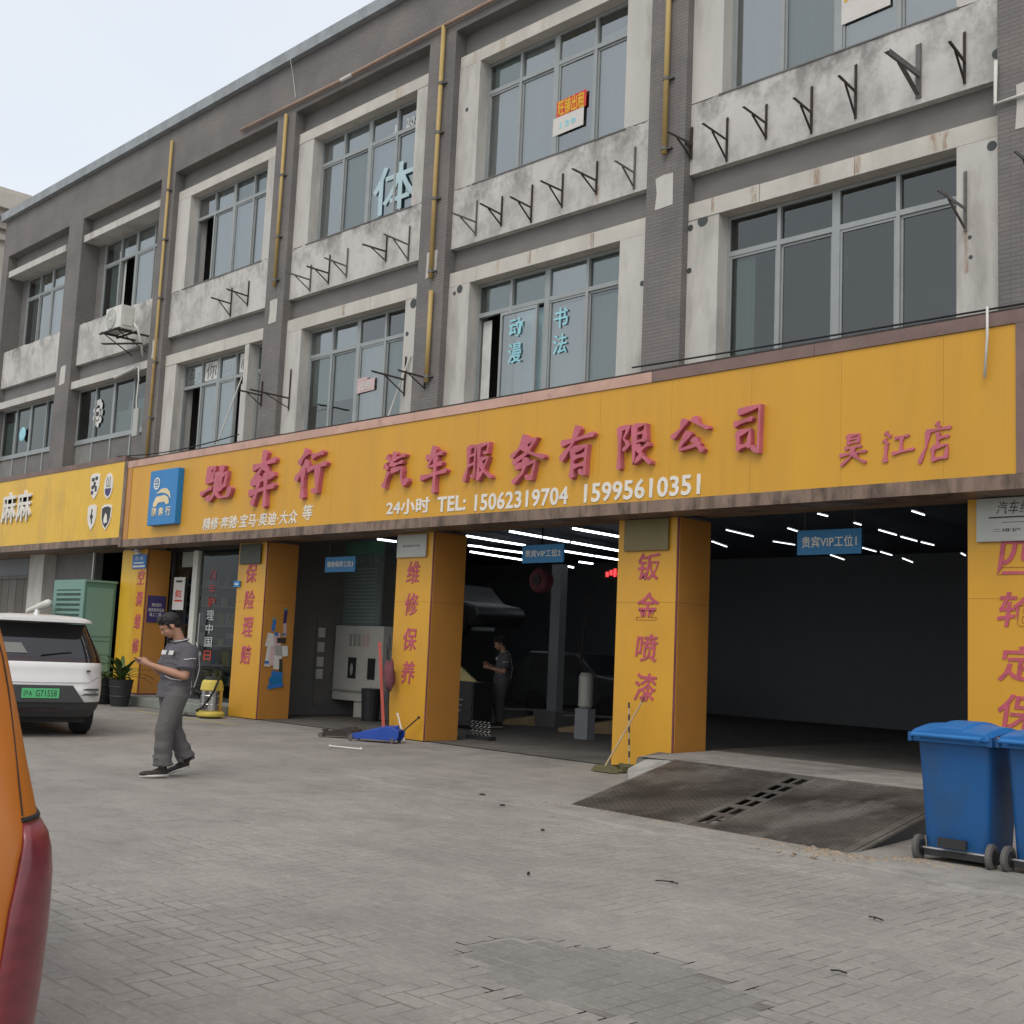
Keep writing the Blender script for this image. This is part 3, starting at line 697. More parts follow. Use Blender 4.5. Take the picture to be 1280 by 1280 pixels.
# bare plaster patches on the pilasters
for (x0, x1, z0, z1) in [(-1.46, -1.17, 7.83, 8.33), (-6.50, -6.22, 7.82, 8.29), (-11.36, -11.08, 7.82, 8.32), (-16.20, -15.92, 7.81, 8.27), (-21.10, -20.80, 7.83, 8.33), (3.66, 3.98, 7.55, 8.1)]:
    q = MB(); j = lambda: random.uniform(-.015, .015)
    q.prism([(x0 + j(), z0 + j()), (x1 + j(), z0 + .02 + j()), (x1 + j(), z1 + j()), ((x0 + x1) / 2, z1 + j()), (x0 + j(), z1 - .02 + j()), (x0 + .01 + j(), (z0 + z1) / 2)], -.006, .02)
    q.build('bare_patch', 'white_plaster', bld)
# pipe holes through the plaster
for (x, z, r_) in [(-.72, 7.56, .075), (-.93, 7.50, .04), (-.93, 6.88, .035), (3.34, 7.50, .05), (3.08, 6.47, .02), (3.09, 6.23, .02), (-5.74, 7.53, .06), (-5.87, 7.48, .03), (-1.77, 6.86, .035), (-6.95, 7.50, .075), (-7.08, 6.97, .035), (-5.79, 10.73, .03), (3.40, 8.6, .05)]:
    MB().lathe((x, WY - .006, z), [(r_ * 1.15, 0), (r_ * 1.15, .004), (r_, .0045), (r_ * .95, .02)], 14, 'y').build('pipe_hole', 'frame_dark', bld)
# rust runs from the old brackets
for (x, z0, z1, w_) in [(-2.70, 8.28, 8.56, .06), (-2.78, 7.62, 7.85, .08), (-.55, 7.64, 7.85, .07), (.12, 7.62, 7.84, .14), (1.05, 7.62, 7.84, .2), (1.62, 7.62, 7.84, .16), (3.04, 6.05, 6.6, .07), (2.72, 7.62, 7.84, .22), (-9.0, 7.64, 7.84, .1), (-4.1, 7.64, 7.84, .12)]:
    yy = WY - .016; n = 5; vs = []
    for k in range(n + 1):
        t = k / n; ww = w_ * (1 - .25 * t) * random.uniform(.7, 1.1); vs += [(x - ww / 2 + random.uniform(-.004, .004), yy, z1 - (z1 - z0) * t), (x + ww / 2, yy, z1 - (z1 - z0) * t)]
    MB().add(vs, [(2 * i, 2 * i + 1, 2 * i + 3, 2 * i + 2) for i in range(n)]).build('rust_streak', 'stain', bld, recalc=False)
# ground floor shell: header beam, hall, partitions
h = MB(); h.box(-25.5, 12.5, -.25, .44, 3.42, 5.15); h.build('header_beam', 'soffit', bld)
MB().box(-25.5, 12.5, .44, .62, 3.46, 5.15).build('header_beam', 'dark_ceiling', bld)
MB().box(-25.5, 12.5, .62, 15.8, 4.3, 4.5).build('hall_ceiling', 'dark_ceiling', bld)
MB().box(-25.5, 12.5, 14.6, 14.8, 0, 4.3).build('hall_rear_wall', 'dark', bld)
MB().box(-11.62, -11.50, .62, 2.86, 0, 4.3).build('partition', 'grey_wall', bld)
MB().box(-15.74, -11.62, 5.2, 5.3, 0, 3.4).build('shop_rear_partition', 'room', bld)
MB().box(-15.9, -15.75, .3, 9.0, 0, 4.3).build('partition', 'grey_wall', bld)
MB().box(4.6, 4.75, .3, 14.6, 0, 4.3).build('partition', 'dark', bld)
# floors
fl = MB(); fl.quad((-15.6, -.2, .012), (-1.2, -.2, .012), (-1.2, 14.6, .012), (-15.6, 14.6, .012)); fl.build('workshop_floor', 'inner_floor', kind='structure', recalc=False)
s_ = MB()
s_.add([(-.45, -1.36, 0), (3.62, -1.40, 0), (3.66, -.3, 0), (3.66, 14.6, 0), (-.9, 14.6, 0), (-.9, -.28, 0),
        (-.45, -1.28, .27), (3.62, -1.36, .285), (3.66, -.3, .285), (3.66, 14.6, .285), (-.9, 14.6, .285), (-.9, -.28, .27)],
       [(0, 1, 7, 6), (1, 2, 8, 7), (2, 3, 9, 8), (4, 5, 11, 10), (5, 0, 6, 11), (6, 7, 8, 11), (8, 9, 10, 11)])
s_.build('raised_floor_slab', 'inner_floor', kind='structure')
sl = MB(); sl.add([(-.42, -1.30, .2915), (3.60, -1.34, .2915), (3.60, .62, .2915), (-.62, .55, .2915)], [(0, 1, 2, 3)]); sl.build('threshold_concrete', 'apron', kind='structure', recalc=False)
# broken concrete wedge against the pier
wd = MB(); random.seed(11)
wd.add([(-1.02, -.72, 0), (-.60, -1.32, 0), (-.02, -1.95, 0), (.42, -2.2, 0), (.20, -1.33, .285), (-.30, -1.24, .285), (-.62, -.85, .262), (-.86, -.45, .21), (-.98, -.275, .03), (-.42, -.275, .285), (-.84, -.275, .22), (-.42, -1.48, .15), (-.80, -.95, .10)],
       [(1, 2, 11, 12), (2, 3, 4), (2, 4, 5, 11), (12, 11, 5, 6), (0, 1, 12), (0, 12, 6, 7), (0, 7, 8), (6, 5, 9, 10), (7, 6, 10), (8, 7, 10)])
wd.build('broken_kerb', 'rubble', kind='structure')
st = MB(); st.box(-16.4, -11.46, -.62, .55, 0, .20); st.build('shop_step', 'concrete_step', kind='structure', bevel=.02)
# left neighbour shop front
MB().box(-21.87, -21.0, -.02, .5, 0, 3.42).build('shopfront_column', 'white_plaster', bld)
MB().box(-21.0, -18.8, .3, .5, 0, 3.42).build('shopfront_wall', 'grey_wall', bld)
MB().box(-25.4, -21.87, .5, .6, 2.95, 3.42).build('shutter_box', 'dark', bld)
MB().box(-25.4, -21.87, .44, .62, 2.86, 2.94).build('shutter_rail', 'grey_wall', bld)
for k in range(7): MB().box(-25.4 + k * .5, -25.4 + k * .5 + .47, .52, .56, 0, 2.86).build('shutter_panel', M('grey_brown_shutter_%d' % k, (.15 + .02 * (k % 3), .135 + .02 * (k % 3), .12 + .02 * (k % 3)), .7), bld)
MB().box(-18.8, -16.0, 1.6, 1.7, 0, 4.3).build('shop_rear_wall', 'dark', bld)
# glazed shop entrance between the first two piers
gy = .30
g1 = MB(); g1.box(-15.05, -14.96, gy, gy + .08, .2, 3.42); g1.box(-11.55, -11.46, gy, gy + .08, .2, 3.42); g1.box(-14.95, -11.55, gy, gy + .08, 3.34, 3.42); g1.box(-14.95, -11.55, gy, gy + .08, .2, .27)
gf = g1.build('shop_glazing_frame', 'black_plastic', bld)
MB().box(-14.10, -13.90, gy - .03, gy + .09, .2, 3.338).build('white_door_post', 'white_plastic', gf)
MB().quad((-14.95, gy + .04, .27), (-14.10, gy + .04, .27), (-14.10, gy + .04, 3.34), (-14.95, gy + .04, 3.34)).build('pane', 'glass_clear', gf, recalc=False)
MB().quad((-13.90, gy + .04, .27), (-11.55, gy + .04, .27), (-11.55, gy + .04, 3.34), (-13.90, gy + .04, 3.34)).build('pane', 'glass_clear', gf, recalc=False)
MB().box(-14.72, -14.25, gy + .06, gy + .10, 3.0, 3.33).build('paper_note', 'paper_white', gf)
hd = MB().tube([(-13.62, gy - .05, 1.0), (-13.62, gy - .05, 2.0)], .018, 8); hd.build('door_handle', 'steel', gf)
# shelves seen through the glass
shv = thing('shop_shelf', 'shelf wall of small boxes behind the glass shopfront', 'shelf', (-15.6, 2.4, 0))
random.seed(14)
for k, z in enumerate((.4, .85, 1.3, 1.75, 2.2, 2.65)):
    MB().box(-15.74, -15.35, .9, 4.6, z, z + .03).build('shelf_board', 'white_plastic', shv)
    for m_ in ('paper_white', 'green_metal', 'print_blue', 'red_cloth', 'yellow_plastic'):
        bx = MB()
        for j in range(9):
            y = 1.0 + random.random() * 3.4; w_ = random.uniform(.07, .16); bx.box(-15.66 - random.random() * .01, -15.42 + random.random() * .05, y, y + w_, z + .031, z + .03 + random.uniform(.1, .32))
        bx.build('boxes', m_, shv)
MB().box(-15.74, -15.35, .87, .899, .012, 3.0).build('upright', 'white_plastic', shv)
cnt_ = thing('shop_counter', 'pale counter behind the glass shopfront', 'counter', (-13.6, 2.2, 0))
MB().box(-14.6, -12.6, 2.0, 2.6, .21, 1.0).build('front', 'room', cnt_, bevel=.01); MB().box(-14.65, -12.55, 1.95, 2.65, 1.001, 1.04).build('top', 'plate_grey', cnt_)
# ------------------------------------------------------------------ main shop sign
SY = -.77
sg = thing('shop_sign', 'long yellow signboard with big red brush characters and white phone numbers', 'sign', (-5.5, SY, 3.4))
xs = [-15.11]
while xs[-1] < 3.97 - 1.3: xs.append(xs[-1] + 1.22)
xs.append(3.97)
random.seed(5)
for a, b in zip(xs[:-1], xs[1:]):
    MB().box(a + .0012, b - .0012, SY - random.uniform(0, .0015), SY + .03, 3.52, 5.09).build('panel', 'yellow', sg)
MB().box(-15.3, 4.05, SY + .032, -.26, 3.40, 5.15).build('backing_box', 'soffit', sg)
cuts = [-15.32 + i * 2.42 for i in range(8)] + [4.08]
for a, b in zip(cuts[:-1], cuts[1:]):
    MB().box(a + .003, b - .003, SY - .02, -.27, 3.36, 3.517).build('lower_trim', 'trim', sg)
    MB().box(a + .003, b - .003, SY - .02, -.27, 5.093, 5.235).build('upper_trim', 'trim_pink' if b < .6 else 'trim_mauve', sg)
MB().box(-15.46, -15.32, SY - .03, -.27, 3.36, 5.25).build('side_trim', 'trim', sg)
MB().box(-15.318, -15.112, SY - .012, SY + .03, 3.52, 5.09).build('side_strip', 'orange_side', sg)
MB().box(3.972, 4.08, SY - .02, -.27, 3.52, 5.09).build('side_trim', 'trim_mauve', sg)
MB().box(-15.40, 4.2, SY - .01, -.15, 5.237, 5.262).build('top_flashing', 'rust', sg)
MB().box(-11.4, -5.6, -.25, -.02, 5.263, 5.29).build('ledge', 'concrete_step', sg)
S_ = {
 'chi': [[(18, 90), (44, 94), (36, 66), (30, 60)], [(26, 84), (20, 56), (48, 60), (44, 22), (30, 8), (22, 16)], [(0, 26), (34, 40)], [(50, 60), (86, 76), (80, 42), (68, 38)], [(68, 94), (64, 32)], [(56, 78), (52, 26), (64, 12), (94, 14), (98, 34)]],
 'ben': [[(14, 72), (92, 82)], [(56, 100), (46, 70), (12, 42)], [(50, 78), (72, 60), (90, 54)], [(22, 44), (82, 52)], [(6, 24), (94, 34)], [(38, 54), (34, 24), (18, 4)], [(64, 58), (64, -2)]],
 'xing': [[(36, 100), (12, 76)], [(40, 76), (4, 42)], [(26, 60), (28, 2)], [(54, 86), (88, 92)], [(42, 60), (100, 68)], [(74, 66), (76, 8), (62, 14)]],
 'qi': [[(12, 92), (24, 80)], [(4, 68), (16, 58)], [(2, 8), (20, 46)], [(46, 100), (30, 66)], [(42, 82), (86, 90)], [(40, 66), (76, 72)], [(34, 50), (76, 56), (76, 26), (86, 6), (100, 22)]],
 'che': [[(20, 78), (80, 86)], [(52, 100), (28, 56), (80, 62)], [(2, 32), (98, 44)], [(56, 78), (54, -2)]],
 'fu': [[(16, 92), (14, 42), (2, 4)], [(16, 90), (40, 94), (38, 8), (28, 14)], [(18, 66), (36, 70)], [(18, 42), (36, 46)], [(54, 94), (54, 2)], [(54, 90), (88, 96), (84, 70), (72, 72)], [(56, 54), (88, 58), (72, 26), (52, 4)], [(60, 46), (78, 20), (100, 6)]],
 'wu': [[(46, 100), (28, 74), (6, 58)], [(38, 86), (76, 92), (50, 62), (12, 44)], [(38, 80), (62, 60), (100, 50)], [(20, 34), (76, 42), (66, 4), (52, 10)], [(50, 50), (40, 18), (14, 0)]],
 'you': [[(4, 70), (98, 82)], [(54, 100), (34, 64), (4, 38)], [(40, 56), (38, 0)], [(40, 54), (80, 60), (76, 2), (62, 10)], [(42, 38), (74, 42)], [(42, 20), (74, 24)]],
 'xian': [[(12, 94), (12, 0)], [(12, 92), (38, 96), (24, 68), (38, 52), (24, 42)], [(54, 94), (84, 96), (82, 58)], [(56, 75), (80, 78)], [(56, 57), (80, 60)], [(54, 94), (54, 6), (74, 24)], [(94, 50), (74, 38)], [(62, 48), (78, 22), (100, 6)]],
 'gong': [[(38, 94), (26, 68), (4, 48)], [(60, 96), (76, 76), (100, 64)], [(50, 58), (30, 28), (24, 10), (78, 22)], [(62, 38), (86, 2)]],
 'si': [[(20, 90), (90, 98), (86, 4), (66, 16)], [(8, 66), (64, 74)], [(20, 46), (22, 14)], [(20, 46), (60, 52), (56, 18)], [(22, 18), (56, 22)]],
 'wu2': [[(32, 96), (32, 68)], [(32, 94), (72, 98), (68, 72)], [(32, 83), (68, 85)], [(32, 70), (68, 73)], [(22, 54), (78, 58)], [(4, 32), (96, 40)], [(52, 56), (42, 24), (10, 0)], [(54, 34), (70, 16), (94, 4)]],
 'jiang': [[(14, 98), (28, 84)], [(10, 74), (20, 60)], [(12, 2), (16, 52)], [(44, 76), (84, 82)], [(64, 80), (62, 30)], [(36, 26), (100, 36)]],
 'dian': [[(56, 100), (64, 88)], [(24, 80), (98, 86)], [(28, 80), (22, 42), (0, 2)], [(60, 74), (58, 44)], [(60, 60), (92, 64)], [(44, 36), (44, 4)], [(44, 36), (90, 42), (84, 8)], [(44, 6), (86, 10)]],
}
for k, x0, x1, z0, z1 in [('chi', -12.06, -10.92, 4.07, 4.88), ('ben', -10.35, -9.38, 3.93, 4.99), ('xing', -8.84, -7.86, 3.98, 4.88), ('qi', -6.31, -5.63, 3.98, 4.63), ('che', -5.37, -4.70, 3.88, 4.63),
        ('fu', -4.36, -3.70, 3.97, 4.61), ('wu', -3.38, -2.63, 3.89, 4.61), ('you', -2.38, -1.70, 3.89, 4.64), ('xian', -1.37, -.70, 3.94, 4.58), ('gong', -.44, .20, 4.05, 4.57), ('si', .50, 1.0, 3.94, 4.61)]:
    brush('character', S_[k], 'letter', sg, x0 + .03, x1 - .03, z0 + .03, z1 - .03, SY, .085, 1.25 if k not in ('fu', 'xian') else 1.05)
for k, x0, x1, z0, z1 in [('wu2', 1.96, 2.31, 3.76, 4.11), ('jiang', 2.48, 2.86, 3.75, 4.09), ('dian', 2.93, 3.28, 3.71, 4.13)]:
    brush('character', S_[k], 'letter', sg, x0, x1, z0, z1, SY, .018, 1.15)
text('lettering', '24小时', 'white_letter', sg, -6.24, -5.17, 3.59, 3.84, SY - .012, .02, .022)
text('lettering', 'TEL:', 'white_letter', sg, -4.98, -4.33, 3.58, 3.82, SY - .012, .02, .026)
text('lettering', '15062319704', 'white_letter', sg, -4.13, -2.23, 3.55, 3.81, SY - .012, .02, .022)
text('lettering', '15995610351', 'white_letter', sg, -1.93, .02, 3.55, 3.82, SY - .012, .02, .022)
text('lettering', '精修·奔驰·宝马·奥迪·大众', 'white_letter', sg, -12.0, -8.75, 3.58, 3.83, SY - .01, .012, .014, shear=.15)
text('lettering', '等', 'white_letter', sg, -8.60, -8.30, 3.62, 3.90, SY - .01, .012, .014, shear=.15)
# blue logo box
bb = MB().box(-14.03, -12.88, SY - .14, SY - .001, 3.75, 4.90).build('logo_box', 'blue_box', sg, bevel=.01)
ly = SY - .145
lg = MB()
lg.prism([(-13.82, 4.20), (-13.70, 4.34), (-13.35, 4.36), (-13.20, 4.30), (-13.16, 4.18), (-13.28, 4.16), (-13.34, 4.22), (-13.60, 4.21), (-13.68, 4.14), (-13.80, 4.13)], ly - .004, ly)
lg.build('car_emblem', 'cream', bb)
lg = MB(); pts = [(-13.72, 4.40), (-13.50, 4.50), (-13.30, 4.50), (-13.16, 4.42), (-13.10, 4.28), (-13.22, 4.36), (-13.34, 4.40), (-13.52, 4.42)]
lg.prism(pts, ly - .004, ly); lg.build('swoosh_emblem', 'cream', bb)
lg = MB()
for t in range(20):
    a0, a1 = t * PI / 10, t * PI / 10 + .32
    lg.prism([(-13.72 + .13 * math.cos(a0), 4.62 + .13 * math.sin(a0)), (-13.72 + .13 * math.cos(a1), 4.62 + .13 * math.sin(a1)), (-13.72 + .095 * math.cos(a1), 4.62 + .095 * math.sin(a1)), (-13.72 + .095 * math.cos(a0), 4.62 + .095 * math.sin(a0))], ly - .003, ly)
lg.box(-13.80, -13.66, ly - .003, ly, 4.60, 4.63); lg.box(-13.78, -13.68, ly - .003, ly, 4.66, 4.68); lg.box(-13.78, -13.66, ly - .003, ly, 4.55, 4.57)
lg.build('round_emblem', 'white_letter', bb)
for (k, s0) in ((0, '驰'), (1, '奔'), (2, '行')):
    text('small_character', s0, 'cream', bb, -13.86 + k * .29, -13.66 + k * .29, 3.93, 4.12, ly - .002, .006, .02)
# left neighbour's sign
s2 = thing('shop_sign', 'shorter yellow signboard at the left with white characters and four crests', 'sign', (-20, SY, 3.5))
xs = [-25.7 + i * 1.46 for i in range(7)] + [-15.48]
for a, b in zip(xs[:-1], xs[1:]): MB().box(a + .002, b - .002, SY - random.uniform(0, .002), SY + .03, 3.58, 5.26).build('panel', 'yellow_old', s2)
MB().box(-25.72, -15.48, SY + .032, -.26, 3.44, 5.3).build('backing_box', 'soffit', s2)
for k in range(4):
    a = -25.72 + k * 2.56; MB().box(a + .003, a + 2.55, SY - .015, -.27, 3.42, 3.577).build('lower_trim', 'trim', s2); MB().box(a + .003, a + 2.55, SY - .015, -.27, 5.263, 5.38).build('upper_trim', 'trim_mauve', s2)
for k, (x0, x1) in enumerate([(-22.0, -21.15), (-21.08, -20.22), (-24.1, -23.3)]):
    text('character', '麻' if k < 2 else '辣', 'white_letter', s2, x0, x1, 4.16, 4.95, SY - .05, .09, .014)
def shield(cx, cz, w_, h_, kind):
    def sh(s): return [(cx - w_ / 2 * s, cz + h_ * .42 * s), (cx - w_ * .2 * s, cz + h_ * .5 * s), (cx + w_ * .2 * s, cz + h_ * .5 * s), (cx + w_ / 2 * s, cz + h_ * .42 * s), (cx + w_ * .47 * s, cz - .02), (cx + w_ * .3 * s, cz - h_ * .3 * s), (cx, cz - h_ * .5 * s), (cx - w_ * .3 * s, cz - h_ * .3 * s), (cx - w_ * .47 * s, cz - .02)]
    if kind == 1:
        def sh(s): return [(cx + w_ / 2 * s * math.sin(t * PI / 8), cz + h_ / 2 * s * math.cos(t * PI / 8)) for t in range(16)]
    o = MB().prism(sh(1), SY - .02, SY - .001).build('crest', 'white_letter', s2)
    e = MB(); d = MB(); y0, y1 = SY - .026, SY - .021
    if kind == 0:
        for (a, b, c_, d_) in [(-.15, .12, -.02, .2), (.02, .14, .14, .22), (-.14, -.06, -.03, .02), (.03, -.12, .12, 0), (-.05, -.02, .05, .1)]: e.box(cx + a, cx + max(c_, a + .05), y0, y1, cz + b, cz + max(d_, b + .03))
        d.box(cx - .15, cx - .04, y0, y1, cz - .18, cz - .1)
    elif kind == 1:
        d.prism([(cx - w_ * .36, cz - .06), (cx + w_ * .36, cz - .06), (cx + w_ * .25, cz - h_ * .32), (cx, cz - h_ * .42), (cx - w_ * .25, cz - h_ * .32)], y0, y1)
        for x in (-.08, 0, .08): e.box(cx + x - .006, cx + x + .006, y0, y1, cz - .02, cz + .2)
        e.box(cx - .08, cx + .08, y0, y1, cz - .02, cz - .005)
    elif kind == 2:
        e.prism([(cx - .03, cz + .2), (cx + .03, cz + .17), (cx + .01, cz + .08), (cx + .08, cz + .02), (cx + .03, cz - .05), (cx + .06, cz - .16), (cx + .0, cz - .12), (cx - .04, cz - .02), (cx - .09, cz + .02), (cx - .03, cz + .08)], y0, y1)
    else:
        q = [(cx + (p[0] - cx) * .82, cz + (p[1] - cz) * .82) for p in sh(1)]
        e.prism(q, y0, y1)
        w2 = MB(); w2.prism([(cx - .02, cz + .10), (cx + .06, cz + .04), (cx + .09, cz - .12), (cx - .06, cz - .14), (cx - .09, cz - .04)], y0 - .005, y0 - .001); w2.build('crest_mark', 'white_letter', o)
    if e.v: e.build('crest_mark', 'black_plastic', o)
    if d.v: d.build('crest_mark', 'poster_purple', o)
for a in [(-16.86, 4.79, .46, .6, 0), (-16.18, 4.76, .42, .58, 1), (-16.88, 4.08, .44, .58, 2), (-16.17, 4.05, .50, .58, 3)]: shield(*a)
# ------------------------------------------------------------------ clad piers
PY = -.26
def pier(x0, x1, z0, label, chars, cx, zs, seam=None, cw=.36, old=False, yb=.44):
    t = thing('clad_pier', label, 'pillar', (x0, PY, 0))
    MB().box(x0 + .03, x1 - .04, PY + .012, yb - .02, z0 + .01, 3.40).build('core', 'grey_wall', t)
    cz = [z0, z0 + (3.36 - z0) * .66, 3.355]
    for a, b in zip(cz[:-1], cz[1:]):
        MB().box(x0, x1 - .035, PY, PY + .01, a + .003, b).build('front_panel', 'yellow_pier', t)
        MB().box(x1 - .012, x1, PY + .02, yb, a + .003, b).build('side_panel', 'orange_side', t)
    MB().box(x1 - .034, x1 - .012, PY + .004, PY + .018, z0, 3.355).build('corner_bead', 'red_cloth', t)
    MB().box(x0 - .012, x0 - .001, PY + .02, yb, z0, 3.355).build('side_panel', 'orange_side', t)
    for c, z in zip(chars, zs):
        text('character', c, 'letter_flat', t, cx - cw / 2, cx + cw / 2, z - .19, z + .18, PY - .010, .014, .012, shear=.12)
    return t
pA = thing('clad_pier', 'yellow clad pier at the left end beside the glass shopfront, on a low step', 'pillar', (-15.7, PY, .2))
MB().box(-16.25, -15.1, PY + .012, .17, .2, 3.42).build('core', 'grey_wall', pA)
MB().box(-16.28, -15.535, PY, PY + .01, .24, 3.355).build('front_panel', 'yellow_old', pA); MB().box(-15.52, -15.115, PY - .012, PY + .01, .24, 3.355).build('front_panel', 'yellow_pier', pA)
MB().box(-15.11, -15.085, PY + .004, PY + .02, .24, 3.355).build('corner_bead', 'red_cloth', pA)
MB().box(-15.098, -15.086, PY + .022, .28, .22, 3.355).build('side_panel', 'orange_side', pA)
MB().box(-16.30, -15.08, PY - .01, .188, .20, .238).build('base_strip', 'red_cloth', pA)
for c, z in zip('空调维修', (2.75, 2.27, 1.78, 1.25)): text('character', c, 'letter_flat', pA, -15.46, -15.17, z - .17, z + .16, PY - .022, .012, .012, shear=.12)
pB = pier(-11.42, -10.42, .012, 'yellow clad pier between the glass shopfront and the narrow bay with a sticker cluster', '保险理赔', -10.94, (2.77, 2.26, 1.74, 1.21))
pC = pier(-6.53, -5.60, .012, 'yellow clad pier with the blue trolley jack and crossed bars at its foot', '维修保养', -6.09, (2.71, 2.19, 1.62, 1.08), cw=.33)
pD = pier(-1.72, -.68, .012, 'yellow clad pier beside the steel ramp with broom and dustpan at its foot', '钣金喷漆', -1.17, (2.71, 2.18, 1.62, 1.10), cw=.38)
pE = pier(3.23, 4.25, .16, 'yellow clad pier at the right edge behind the blue bins', '四轮定保', 3.78, (2.72, 2.17, 1.60, 1.10), cw=.46)
MB().box(3.1, 4.4, -.5, .19, 0, .158).build('pier_plinth', 'ground', kind='structure')
def plaque(x0, x1, z0, z1, m_, label):
    o = MB().box(x0, x1, PY - .045, PY - .016, z0, z1).build('plaque', m_, bevel=.006)
    tagp(o, label, 'plaque'); return o
plaque(-11.33, -10.60, 2.94, 3.33, 'plate_dark', 'dark blank plaque at the top of the pier with the sticker cluster')
plaque(-6.50, -5.76, 2.95, 3.33, 'plate_grey', 'grey framed plaque on top of the pier above the trolley jack')
plaque(-1.59, -.83, 2.92, 3.35, 'plate_olive', 'olive plaque at the top of the pier beside the ramp')
pe = plaque(3.34, 4.12, 2.88, 3.35, 'plate_grey', 'pale grey notice plaque with black script on the rightmost pier')
text('script', '汽车维修', 'black_plastic', pe, 3.56, 4.06, 3.17, 3.31, PY - .0475, .004, .0, shear=.3)
MB().box(3.48, 4.05, PY - .049, PY - .046, 3.13, 3.145).build('print_line', 'black_plastic', pe); MB().box(3.62, 3.95, PY - .049, PY - .046, 3.08, 3.085).build('print_line', 'rust', pe)
text('script', '二维护 定点', 'black_plastic', pe, 3.52, 4.05, 2.98, 3.02, PY - .0475, .003)
pc = [o for o in COL.objects if o.name == 'plaque.001'][0]
text('script', '诚信服务单位', 'rust_light', pc, -6.35, -5.9, 3.12, 3.16, PY - .0475, .003)
bp_ = MB().box(-15.72, -15.10, PY - .04, PY - .028, 2.93, 3.24).build('street_plate', 'print_blue'); tagp(bp_, 'small blue house number plate on the leftmost yellow pier', 'plate')
text('print', '苏 州', 'white_letter', bp_, -15.6, -15.25, 3.11, 3.2, PY - .043, .004); MB().box(-15.64, -15.2, PY - .044, PY - .041, 3.04, 3.07).build('print', 'white_letter', bp_); MB().box(-15.68, -15.14, PY - .044, PY - .041, 2.96, 3.0).build('print', 'white_letter', bp_)
cm = thing('security_camera', 'small white security camera above the blue plate on the leftmost pier', 'camera', (-15.45, PY - .05, 3.3))
MB().ellipsoid((-15.42, PY - .12, 3.33), (.07, .09, .06), 12, 8).build('housing', 'white_plastic', cm, smooth=True); MB().box(-15.5, -15.34, PY - .1, PY - .013, 3.25, 3.28).build('bracket', 'white_plastic', cm); MB().lathe((-15.42, PY - .22, 3.33), [(.03, 0), (.03, .02)], 10, 'y').build('lens', 'black_plastic', cm)
# purple notice on the side of the first pier
pp = MB().box(-15.082, -15.068, -.20, .23, 1.77, 2.35).build('notice', 'poster_purple'); tagp(pp, 'dark purple notice with white print on the side of the leftmost pier', 'notice')
xf_side = lambda X: (lambda p: Vector((X + (p.y) * 1.0, p.x, p.z)))
for s0, a0, a1, z0, z1 in [('微信预约', -.10, .13, 2.11, 2.19), ('维修保养优惠', -.17, .20, 2.0, 2.08), ('请上二楼', -.14, .14, 1.90, 1.98)]:
    text('print', s0, 'white_letter', pp, a0, a1, z0, z1, 0, .004, .0, xf=lambda p: Vector((-15.066 - p.y, p.x, p.z)))
MB().lathe((-15.068, .12, 1.83), [(.04, 0), (.04, .004)], 12, 'x').build('seal', 'plate_grey', pp)
# white notice inside the door
wn = MB().box(-14.80, -14.33, .24, .25, 2.06, 2.77).build('notice', 'paper_white'); tagp(wn, 'white paper notice with red print on the dark shop door', 'notice')
text('print', '停车', 'poster_red', wn, -14.70, -14.43, 2.30, 2.50, .236, .003, .02); MB().box(-14.72, -14.40, .234, .237, 2.24, 2.28).build('print', 'poster_red', wn); MB().box(-14.70, -14.44, .234, .237, 2.66, 2.70).build('print', 'rust', wn)
# vertical lettering on the shop glass
gl = thing('window_lettering', 'vertical pink and white lettering on the glass shopfront', 'lettering', (-13.3, .3, .9))
for k, (c, m_) in enumerate([('百', 'letter_flat'), ('年', 'letter_flat'), ('护', 'poster_red'), ('理', 'film_white'), ('中', 'film_white'), ('国', 'film_white'), ('日', 'poster_red')]):
    z = 2.70 - k * .28
    text('character', c, m_, gl, -13.48, -13.20, z, z + .2, .33, .004)
text('character', '汽车美容', 'film_white', gl, -13.95, -13.6, 1.1, 1.2, .33, .004)
sn = thing('number_plate_sign', 'tiny blue number plate on the left edge of the second pier', 'plate', (-11.4, PY - .02, 2.6))
MB().box(-11.49, -11.28, PY - .035, PY - .014, 2.50, 2.62).build('plate', 'blue_box', sn); MB().box(-11.45, -11.32, PY - .039, PY - .036, 2.54, 2.57).build('print', 'white_letter', sn)
# sticker cluster on the side of the second pier
ck = thing('sticker_cluster', 'cluster of torn blue and white stickers on the side of the second pier', 'stickers', (-10.41, .1, 1.2))
random.seed(3)
stk = [(.0, 1.78, .06, .22, 'print_blue'), (.0, 1.90, .06, .05, 'green_metal'), (.26, 1.95, .06, .28, 'poster_purple'), (.26, 2.10, .06, .04, 'green_metal'), (.27, 1.70, .06, .26, 'paper_pink'), (-.08, 1.50, .11, .26, 'paper_white'), (-.02, 1.45, .10, .3, 'paper_white'), (.10, 1.50, .12, .26, 'paper_pink'), (-.08, 1.18, .10, .36, 'paper_white'), (.02, 1.20, .12, .36, 'paper_pink'), (.16, 1.30, .14, .2, 'plate_grey'), (.20, 1.50, .16, .1, 'rust'), (.30, 1.30, .10, .2, 'film_white'), (.14, 1.08, .14, .26, 'paper_white'), (.22, 1.00, .06, .3, 'plate_dark'), (.14, .84, .20, .14, 'print_blue'), (.12, .74, .24, .12, 'sign_blue'), (.12, .64, .28, .08, 'print_blue'), (-.12, 1.08, .07, .05, 'print_blue'), (.24, 1.62, .08, .03, 'print_blue'), (.06, 1.62, .06, .06, 'print_blue')]
